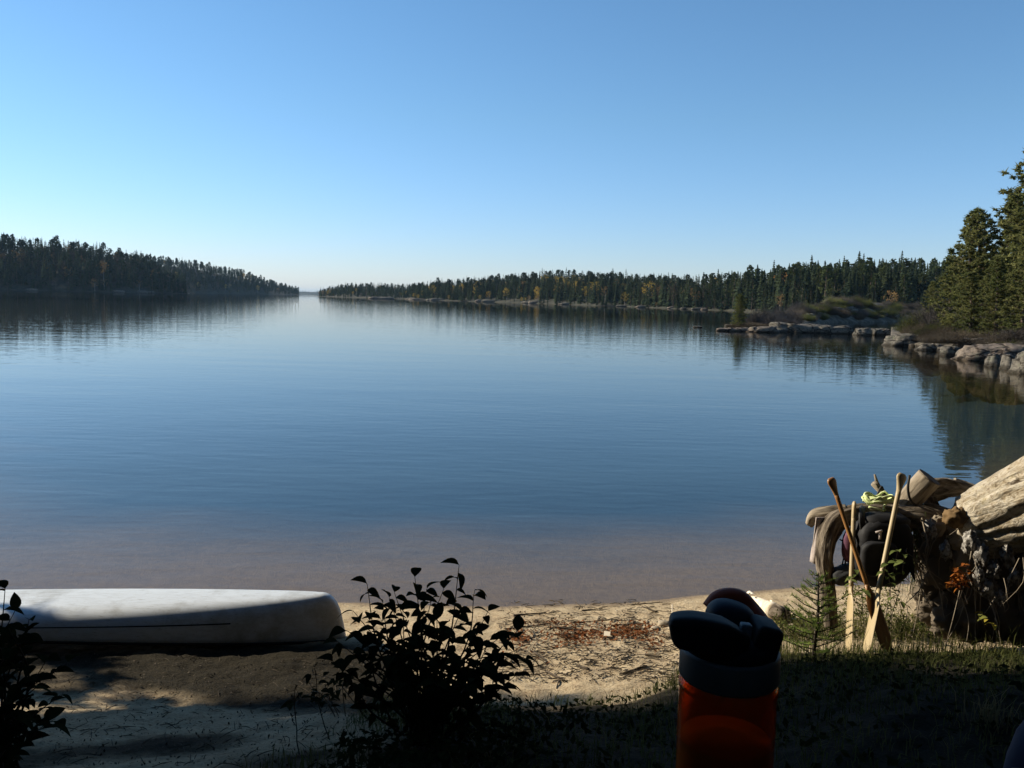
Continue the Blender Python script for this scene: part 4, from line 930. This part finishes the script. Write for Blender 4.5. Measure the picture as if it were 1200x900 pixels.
def leafy(name, label, cat, base, tips, nl, ls, meshes=lfm, rad=.006, wob=.05, start=.25, group=None):
    """a shrub: stems from a base point to each tip, leaves along them, each leaf its own part"""
    root = thing(name, base, label, cat, group); b = MB()
    for tp in tips:
        tp = Vector(tp); b0 = Vector(base) + Vector((rn.gauss(0, .05), rn.gauss(0, .05), 0)); md = b0.lerp(tp, .5) + Vector((rn.gauss(0, wob), rn.gauss(0, wob), .06)); q = curve([b0, md, tp], 6)
        b.tube(q, [rad * (1 - .8 * i / 12) for i in range(13)], 5, cap=False); L = (tp - b0).length
        for k in range(nl):
            t_ = start + (1 - start) * (k + rn.random()) / nl; i = min(11, int(t_ * 12)); p = q[i].lerp(q[i + 1], t_ * 12 - i)
            az = k * 2.4 + rn.uniform(-.6, .6); d = Vector((math.cos(az), math.sin(az), rn.uniform(-.35, .55))); sz = ls * rn.uniform(.65, 1.25)
            leaf(root, meshes, p, d, sz, rn.uniform(-.5, .5))
        leaf(root, meshes, tp, (tp - md) + Vector((rn.gauss(0, .2), rn.gauss(0, .2), -.1)), ls * rn.uniform(.8, 1.2), rn.uniform(-.4, .4))
    obj('stems', b, m_stem, root); return root
SB = on(at(500, 840, 3.35).x, 3.35)
tips = [at(px, py, D_) for px, py, D_ in ((538, 662, 3.4), (556, 692, 3.35), (520, 690, 3.5), (486, 676, 3.3), (462, 694, 3.45), (430, 684, 3.3), (414, 716, 3.4), (404, 738, 3.35), (448, 706, 3.2), (572, 716, 3.3), (590, 744, 3.4), (606, 740, 3.3), (596, 770, 3.35), (580, 790, 3.3), (505, 706, 3.2), (540, 716, 3.5), (472, 716, 3.5), (440, 738, 3.45), (560, 742, 3.2), (520, 735, 3.15), (490, 740, 3.2), (415, 765, 3.3), (435, 780, 3.2), (460, 770, 3.15), (500, 775, 3.1), (540, 772, 3.1), (565, 780, 3.15), (585, 765, 3.25), (390, 775, 3.3), (475, 755, 3.1), (530, 755, 3.3), (446, 725, 3.3), (396, 752, 3.35), (398, 790, 3.25), (420, 802, 3.15), (604, 792, 3.3), (590, 806, 3.2), (616, 772, 3.35), (456, 700, 3.35), (500, 690, 3.4), (512, 726, 3.35), (574, 750, 3.3), (430, 755, 3.25), (552, 800, 3.05), (470, 800, 3.05), (510, 800, 3.0))]
leafy('leafy_shrub', 'dark leafy shrub silhouetted in front of the canoe end', 'shrub', SB, tips, 11, .072)
# low dark growth at the shrub's foot and the left corner plant
leafy('seedling_clump', 'low sparse leafy clump on the sand left of the big shrub', 'plant', G(400, 838), [at(px, py, 3.3) for px, py in ((362, 790), (350, 812), (385, 800), (410, 790), (378, 822), (340, 826), (425, 800))], 5, .045, rad=.003)
leafy('broadleaf_plant', 'dark leafy plant filling the lower left corner', 'plant', on(-1.75, 2.75), [at(px, py, D_) for px, py, D_ in ((6, 690, 2.8), (18, 715, 2.7), (30, 742, 2.7), (55, 772, 2.75), (80, 776, 2.8), (40, 800, 2.6), (14, 760, 2.6), (-30, 720, 2.7), (-20, 680, 2.8), (70, 815, 2.6), (20, 840, 2.5), (60, 850, 2.5), (-10, 800, 2.5), (34, 726, 2.75), (10, 735, 2.6), (48, 800, 2.7), (66, 845, 2.6), (30, 870, 2.5))], 10, .065)
# thin dry weed stalks
def weed(label, base, h, n, seed, mat=m_twig, lean=.1, r=.0025):
    q = random.Random(seed); b = MB(); top = Vector(base) + Vector((lean, 0, h)); P = [Vector(base).lerp(top, i / 5) + Vector((q.gauss(0, .006), q.gauss(0, .006), 0)) for i in range(6)]; b.tube(P, [r, r * .9, r * .8, r * .7, r * .6, r * .4], 4, cap=False)
    for i in range(n):
        t_ = .3 + .7 * (i + q.random()) / n; p = Vector(base).lerp(top, t_); az = i * 2.4; L = h * .35 * (1.15 - t_) * q.uniform(.7, 1.2); e = p + Vector((math.cos(az) * L * .7, math.sin(az) * L * .5, L * .8)); b.tube([p, p.lerp(e, .5) + Vector((0, 0, -.01)), e], [r * .6, r * .5, r * .3], 3, cap=False)
        for _ in range(4):
            f_ = p.lerp(e, .4 + .6 * q.random()); d = Vector((q.gauss(0, 1), q.gauss(0, 1), q.gauss(.3, 1))).normalized() * .012; s_ = d.orthogonal().normalized() * .003; b.poly([f_ + s_, f_ - s_, f_ + d])
    return tag(obj('weed', b, mat, loc=base), label, 'weed')
weed('thin dry branching weed in front of the canoe hull', on(at(384, 790, 3.4).x, 3.4), .33, 9, 1, lean=-.06)
weed('tall thin weed rising from the dappled sand at the left', on(at(347, 868, 3.1).x, 3.1), .27, 7, 2, lean=.0)
weed('thin leafless sprig left of the spruce sapling', on(at(925, 735, 5.3).x, 5.3), .36, 9, 3, lean=-.03)
# spruce sapling by the paddles
sp = thing('spruce_sapling', on(at(955, 740, 5.0).x, 5.0), 'little green spruce sapling growing left of the paddles', 'sapling')
bb, bn = MB(), MB(); base = sp.location; hsp = .56
bb.tube([base + Vector((0, 0, -.02)), base + Vector((.012, 0, hsp * .6)), base + Vector((.0, 0, hsp))], [.012, .008, .003], 6)
for i in range(44):
    t_ = .06 + .92 * i / 44; p = base + Vector((.01 * t_, 0, hsp * t_)); az = i * 2.4 + rn.uniform(-.3, .3); L = .26 * (1 - t_) ** .7 * rn.uniform(.7, 1.15) + .03; e = p + Vector((math.cos(az) * L, math.sin(az) * L, L * rn.uniform(.25, .65)))
    bb.tube([p, p.lerp(e, .5) - Vector((0, 0, .012)), e], [.004, .003, .0015], 4, cap=False)
    for k in range(int(L / .003)):
        f_ = .15 + .85 * rn.random(); c = p.lerp(e, f_); ax = (e - p).normalized(); pr = Vector((rn.gauss(0, 1), rn.gauss(0, 1), rn.gauss(.2, 1))); pr = (pr - ax * pr.dot(ax)).normalized(); d = (ax * .6 + pr).normalized() * rn.uniform(.016, .03); s_ = d.cross(ax).normalized() * .0028; bn.poly([c + s_, c - s_, c + d])
obj('trunk', bb, m_stem, sp); tag(obj('needles', bn, m_needle, sp, smooth=False), kind='stuff')
# orange leaved plant and yellow leaves on the root mound
m_oleaf = leafmat('orange_leaf', (.40, .15, .03), (.30, .10, .025), 1, .4, rnd=True, c3=(.22, .07, .03)); m_yleaf = leafmat('yellow_leaf', (.42, .33, .05), (.30, .26, .05), 1, .4, rnd=True, c3=(.16, .18, .05)); m_gleaf = leafmat('green_leaf', (.08, .11, .03), (.16, .19, .06), 1, .4, rnd=True)
olm = [leaf_mesh('leaf', .4, .4, .6, m_oleaf)]; ylm = [leaf_mesh('leaf', .4, .4, .6, m_yleaf)]; glm = [leaf_mesh('leaf', .4, .4, .5, m_gleaf)]
leafy('orange_plant', 'small orange leaved plant growing on the root mound', 'plant', at(1126, 700, 5.50), [at(px, py, 5.42) for px, py in ((1122, 666), (1130, 660), (1136, 670), (1118, 676), (1128, 674), (1112, 686), (1124, 690), (1119, 668), (1133, 684))], 7, .042, olm, .003, .02)
leafy('yellow_leaf_plant', 'small plant with yellow leaves below the root mound', 'plant', G(1156, 738), [at(px, py, 5.2) for px, py in ((1150, 720), (1158, 726), (1164, 732))], 2, .055, ylm, .003, .02)
leafy('green_sprig', 'thin green sprig with lance leaves in front of the pale paddle', 'plant', G(1046, 738), [at(px, py, 5.25) for px, py in ((1052, 645), (1040, 660), (1060, 650), (1034, 668), (1046, 700))], 5, .06, glm, .003, .02, .5)
leafy('curled_leaf_sprig', 'sprig with a curled pale green leaf beside the upright paddle', 'plant', G(1002, 738), [at(px, py, 5.3) for px, py in ((1003, 668), (994, 676), (1012, 690))], 3, .065, glm, .003, .02, .5)
b = MB()
while len(b.f) < 5200:
    x, y = rn.uniform(-.75, 3.2), rn.uniform(2.0, 5.2); q = toe(x) - y + .25 * n3(x * 2, y * 2)
    dn = 1.2 if x < .35 and y < 4.2 else .35
    if q < .02 or x > y * .72 or rn.random() > dn * (.45 + .9 * n3(x * 2.2, y * 2.2, 6)) or x < -.62 + .25 * n3(y * 3, 3): continue
    h = rn.uniform(.01, .10 if x < .35 else .05); s_ = rn.uniform(.010, .024); p = on(x, y, h); d = Vector((rn.gauss(0, 1), rn.gauss(0, 1), rn.gauss(0, .45))).normalized() * s_; e = d.cross(Vector((rn.gauss(0, .4), rn.gauss(0, .4), 1))).normalized() * s_ * .5
    b.poly([p - d, p + e, p + d, p - e])
m_cover = leafmat('ground_cover_leaf', (.008, .011, .005), (.03, .034, .012), 3, .2)
tag(obj('ground_cover', b, m_cover, smooth=False), 'low dark leafy ground cover spreading over the bank below the shrub', 'ground cover', None, 'stuff')
# grass on the bank: one blade mesh of many
def grass(name, spots, mat, label):
    V = []; T = []
    for x, y, h, ln in spots:
        z = gz(x, y); az = rn.random() * 6.28; dx, dy = math.cos(az), math.sin(az); w2 = rn.uniform(.0012, .0026); sx_, sy_ = -dy * w2, dx * w2; o = len(V)
        V += [(x - sx_, y - sy_, z - .01), (x + sx_, y + sy_, z - .01), (x + dx * ln * .3 - sx_ * .8, y + dy * ln * .3 - sy_ * .8, z + h * .6), (x + dx * ln * .3 + sx_ * .8, y + dy * ln * .3 + sy_ * .8, z + h * .6), (x + dx * ln, y + dy * ln, z + h * rn.uniform(.7, 1))]
        T += [(o, o + 1, o + 3), (o, o + 3, o + 2), (o + 2, o + 3, o + 4)]
    me = bpy.data.meshes.new(name); me.from_pydata(V, [], T); me.materials.append(mat); return tag(obj(name, me, []), label, 'grass', None, 'stuff')
sp_ = []
while len(sp_) < 9000:
    x, y = rn.uniform(-1.0, 4.0), rn.uniform(2.1, 5.9); q = toe(x) - y + .25 * n3(x * 2, y * 2)
    if q < -.05 or x > y * .75 or n3(x * 1.7, y * 1.7, 4) < -.18 + rn.gauss(0, .15) or x < -.75 + .3 * n3(y * 2, 3): continue
    h = rn.uniform(.03, .10) * (1 if y > 3.2 else .8); sp_.append((x, y, h, h * rn.uniform(.2, 1.1)))
grass('grass', sp_, m_grass, 'short dark grass growing over the shaded bank')
sp_ = []
for cx_, cy_, D_, n, hh_, sd2 in ((1160, 850, 0, 70, .13, .05), (1175, 735, 0, 130, .30, .12), (1190, 735, 0, 120, .42, .15), (1140, 740, 0, 120, .22, .12), (1080, 738, 0, 130, .18, .14), (940, 745, 0, 110, .14, .12), (980, 742, 0, 90, .14, .1), (1020, 742, 0, 80, .15, .1), (1110, 742, 0, 90, .2, .1), (1210, 735, 0, 110, .45, .15)):
    c = G(cx_, cy_)
    for _ in range(n):
        x, y = rn.gauss(c.x, sd2), rn.gauss(c.y, sd2 * .7); h = hh_ * rn.uniform(.4, 1.1); sp_.append((x, y, h, h * rn.uniform(.1, .9)))
grass('grass', sp_, m_drygrass, 'tufts of dry yellow grass at the roots and beside the blue bag')
sp_ = []
for _ in range(1500):
    x = rn.uniform(1.4, 4.2); y = rn.uniform(4.9, 6.3); h = rn.uniform(.05, .22); sp_.append((x, y, h, h * rn.uniform(.1, .8)))
for _ in range(1500):
    px = rn.uniform(905, 1215); c = G(px, rn.uniform(728, 752)); h = (.10 + .34 * sstep(1060, 1200, px) + .10 * n3(px * .03, 2)) * rn.uniform(.35, 1.1); sp_.append((c.x, c.y, h, h * rn.uniform(.1, .6)))
m_weed = leafmat('rank_weeds', (.02, .028, .010), (.085, .095, .03), 5, .35, c3=(.17, .15, .05))
grass('grass', sp_, m_weed, 'rank green weeds and grass around the paddles and roots')
b = MB()
while len(b.f) < 4600:
    px = rn.uniform(905, 1215); c = G(px, rn.uniform(726, 750)); hm_ = .06 + .10 * sstep(1060, 1130, px) + (.15 if 985 < px < 1050 else 0) + .06 * n3(px * .05, 7) + (.12 if 1080 < px < 1120 else 0)
    if hm_ < .03: continue
    p = c + Vector((0, 0, rn.random() ** 1.3 * hm_ * 1.6)); s_ = rn.uniform(.010, .022); d = Vector((rn.gauss(0, 1), rn.gauss(0, 1), rn.gauss(.1, .6))).normalized() * s_; e = d.cross(Vector((rn.gauss(0, .5), rn.gauss(0, .5), 1))).normalized() * s_ * .45; b.poly([p - d, p + e, p + d, p - e])
tag(obj('weeds', b, m_weed, smooth=False), 'tangle of small leafy weeds at the foot of the roots and paddles', 'weeds', None, 'stuff')

# ------------------------------------------------------------------ drinking bottle on a rough plank table
BD = .64; bx = at(856, 745, BD); r_b = 58.5 / 1000 * BD * 1.0
bz_ = bx.z - .032; bt = bz_ - .175           # collar bottom, bottle bottom
bot = thing('water_bottle', (bx.x, bx.y, bt), 'translucent orange water bottle with grey collar and dark flip lid', 'bottle')
mt, nt, b = mk('orange_bottle_plastic'); b.inputs['Base Color'].default_value = (.95, .24, .03, 1); b.inputs['Transmission Weight'].default_value = .82; b.inputs['Roughness'].default_value = .1; b.inputs['IOR'].default_value = 1.18
v = coords(nt, 'obj', (1, 1, 1)); bump(nt, b, noisetex(nt, v, 60, 3), .15, .002)
m_obottle = mt
m_collar = M('grey_collar_plastic', (.085, .095, .095), (.075, .085, .085), 40, .5, spec=.4)
m_navy = M('navy_lid_plastic', (.012, .018, .032), (.010, .015, .028), 20, .55, spec=.2)
m_lid = M('black_spout_rubber', (.005, .006, .008), (.009, .010, .012), 20, .6, spec=.2)
m_redloop = M('dark_red_plastic', (.34, .05, .015), (.28, .04, .012), 20, .6, spec=.15)
m_hinge = M('pale_hinge_plastic', (.13, .15, .17), (.10, .12, .14), 20, .5)
bc = Vector((bx.x, bx.y, 0))
mb = MB(); mb.lathe([(r_b * .80, bt), (r_b * .9, bt + .004), (r_b * .985, bt + .015), (r_b, bt + .03), (r_b * .99, bt + .09), (r_b, bt + .13), (r_b, bz_ - .011), (r_b * 1.015, bz_ - .009), (r_b * 1.015, bz_ - .006), (r_b * .985, bz_ - .004), (r_b * .97, bz_ + .002)], 48, bc); bo = obj('bottle_body', mb, m_obottle, bot)
sm_ = bo.modifiers.new('thickness', 'SOLIDIFY'); sm_.thickness = .002; sm_.offset = -1
mb = MB(); mb.lathe([(r_b * .9, bt + .006), (r_b * .95, bt + .02), (r_b * .95, bt + .125), (r_b * .3, bt + .126)], 32, bc)
m_water = M('drink', (.25, .05, .01), (.22, .04, .01), 5, .3); obj('drink', mb, m_water, bot)
mb = MB(); mb.lathe([(r_b * .98, bz_ - .001), (r_b * 1.02, bz_ + .001), (r_b * 1.02, bz_ + .020), (r_b * 1.0, bz_ + .0225), (r_b * .9, bz_ + .023)], 48, bc); obj('collar', mb, m_collar, bot)
zt = bz_ + .023
mb = MB(); mb.lathe([(r_b * .96, zt - .002), (r_b * .95, zt + .004), (r_b * .90, zt + .009), (r_b * .6, zt + .012), (r_b * .2, zt + .013)], 40, bc); obj('lid', mb, m_lid, bot)
rt3 = Matrix.Rotation(R(0), 3, 'Z')
def bp(px, py, dd): return at(px, py, BD + dd)
sq = lambda th, L: .93 / (abs(math.cos(th)) ** 5 + abs(math.sin(th)) ** 5) ** (1 / 5)
px_ = BD / 1000
mb = MB(); q = curve([bp(785, 739, -.024), bp(796, 738, -.025), bp(815, 740, -.026), bp(838, 745, -.026), bp(858, 752, -.024), bp(866, 757, -.022)], 5); n_ = len(q) - 1
mb.tube(q, [px_ * interp(i / n_, [(0, 9), (.03, 14), (.10, 18.5), (.35, 22), (.65, 23), (.9, 18), (1, 15)]) for i in range(n_ + 1)], 28, sq); obj('spout', mb, m_lid, bot)
mb = MB(); mb.box(bp(894, 748, -.010), (.0100, .016, .0135), Matrix.Rotation(R(14), 3, 'Y')); lo_ = obj('lid_block', mb, m_lid, bot); bv = lo_.modifiers.new('bevel', 'BEVEL'); bv.width = .005; bv.segments = 4
mb = MB(); mb.box(bp(872, 748, -.022), (.0042, .004, .0115), Matrix.Rotation(R(6), 3, 'Y')); ho = obj('hinge', mb, m_hinge, bot); bv = ho.modifiers.new('bevel', 'BEVEL'); bv.width = .0015; bv.segments = 3
mb = MB(); mb.ellipsoid(bp(856, 726, .016), (.0200, .018, .0150), 32, 20, Matrix.Rotation(R(14), 3, 'Y'), .85); obj('lid_dome', mb, m_navy, bot)
mb = MB(); lp = [bp(833, 714, .032), bp(842, 703, .034), bp(855, 699, .036), bp(868, 702, .034), bp(879, 713, .03), bp(890, 727, .02), bp(897, 740, .01)]
mb.tube(curve(lp, 5), .0065, 10, flat=(1.0, 1.5)); obj('carry_loop', mb, m_redloop, bot)
m_plank = M('rough_table_plank', (.08, .06, .04), (.04, .03, .02), 6, .9, .6, .004, sc=(.6, 6, 6))
tb = thing('plank_table', on(.25, .3), 'rough plank table under the orange water bottle, below the frame', 'table')
for i in range(3):
    mb = MB(); mb.box((.25, .10 + .235 * i + .08, bt - .021), (.75, .113, .02)); obj('plank', mb, m_plank, tb)
for sx in (-.4, .9):
    for sy in (.12, .66):
        zb = gz(sx, sy); mb = MB(); mb.tube([(sx, sy, zb - .05), (sx, sy, bt - .0415)], .035, 10); obj('leg', mb, m_plank, tb)
# blue bag in the lower right corner
m_blue = M('blue_bag_cloth', (.006, .018, .05), (.004, .010, .03), 14, .9, .4, .006)
bg_ = thing('blue_bag', on(1.1, 1.75), 'blue rolled bag standing in the lower right corner', 'bag')
gxx = at(1224, 908, 1.7); zb = gz(gxx.x, 1.75)
mb = MB(); axb = Vector((.40, .1, .42)).normalized(); mb.tube(curve([Vector((gxx.x - .02, 1.75, zb - .02)), gxx, gxx + axb * .2, gxx + axb * .38], 5), [.06, .07, .075, .075, .07, .075, .08, .08, .08, .078, .08, .082, .08, .075, .06, .04], 24, lambda th, L: 1 + .06 * n3(math.cos(th) * 2, math.sin(th) * 2, L * 9)); obj('sack', mb, m_blue, bg_)
mb = MB(); mb.tube(curve([gxx + Vector((-.08, -.02, .02)), gxx + Vector((-.04, -.08, .05)), gxx + Vector((.05, -.07, .02))], 4), .012, 6, flat=(.4, 1)); obj('strap', mb, m_dark, bg_)

# ------------------------------------------------------------------ unseen camp trees; shade pines and spruce are added and shaped for their shadows
pd = [pine_mb(31, .40, .26, 110, .0, 12), pine_mb(32, .36, .27, 110, .01, 12), pine_mb(33, .42, .15, 90, .0, 10), pine_mb(34, .16, .20, 62, .0, 7), pine_mb(35, .385, .11, 120, .0, 12)]
pdm = [(a.mesh('trunk', [m_bark]), b_.mesh('crown', [m_pine], smooth=False)) for a, b_ in pd]
CT = [(-3.4, -.9, 15, 0, 'camp pine close behind the camera on the left'), (1.6, -1.3, 16, 1, 'camp pine close behind the camera on the right'), (5.6, 1.6, 15, 0, 'camp pine right of the blue bag'), (-6.0, 1.0, 15, 1, 'camp pine left of the corner plant'),
      (-8.72, 6.35, 9, 3, 'unseen slender shade pine standing at the left water edge'), (-12.8, 8.1, 16, 4, 'unseen tall slender shade pine behind the one at the left water edge'), (-11.1, 7.4, 14, 2, 'unseen slender shade pine between the two others at the left water edge'), (-10, .5, 14, 0, 'camp pine deep in the woods left of the canoe'),
      (7.6, 4.6, 14, 1, 'camp pine right of the fallen tree'), (-4.3, 4.0, 17, 0, 'unseen tall shade pine spreading over the left path'), (5.0, 3.4, 17, 1, 'unseen tall shade pine spreading over the right bank'), (-1, -6, 16, 1, 'camp pine deep behind the camp'), (9.5, 7, 14, 0, 'camp pine by the water right of the fallen tree')]
for x, y, h, k, lb in CT: tree('pine_tree', pdm[k], on(x, y), h, x * 1.7 + y, lb, 'tree', None, 1.1)
tree('pine_tree', pmesh[2], on(-6.6, 4.2), 7.5, 2.2, 'unseen young open shade pine nearest the left end of the canoe', 'tree', None, .9)
for x, y, h, k, lb in [(-5.0, 3.4, 7.5, 3, 'camp spruce beside the corner plant'), (-7.4, 3.9, 10, 2, 'camp spruce between the canoe and the woods'), (-9.8, 5.6, 12, 0, 'unseen tall shade spruce at the edge of the woods')]:
    tree('spruce_tree', proto(('s', k), spr_hi[k], (m_bark, m_spruce)), on(x, y), h, x, lb, 'tree', None, 1.0)
it = []; rn = random.Random(77)
for _ in range(520):
    x, y = rn.uniform(-45, 45), rn.uniform(-28, 26)
    if y > -3.5 and (.375 * x + .927 * y > -.8 if x < 0 else (x < 8.5 or y > .8 * x)): continue
    if x * x + y * y < 60 or y > shore(x) - 1: continue
    q = rn.choice(lo_np); sc_ = rn.uniform(9, 16); rz = rn.random() * 6.28
    it.append((q[1][0] * np.array([1.5, 1.5, 1]), q[1][1], on(x, y), sc_, rz, 0)); it.append((*q[0], on(x, y), sc_, rz, 1))
tag(obj('forest', join_np('forest', it, [m_spruce, m_bark]), []), 'dense dark spruce forest surrounding the camp behind the camera', 'forest', None, 'stuff')

# ------------------------------------------------------------------ thin autumn haze over the lake
mt, nt, b = mk('haze'); nt.nodes.remove(b)
pv = nt.nodes.new('ShaderNodeVolumePrincipled'); pv.inputs['Color'].default_value = (.45, .72, 1, 1); pv.inputs['Density'].default_value = .00005
nt.links.new(pv.outputs[0], nt.nodes['Material Output'].inputs['Volume'])
hb = MB(); hb.box((0, 6500, 33.5), (16000, 10000, 41)); tag(obj('haze', hb, mt), kind='stuff')
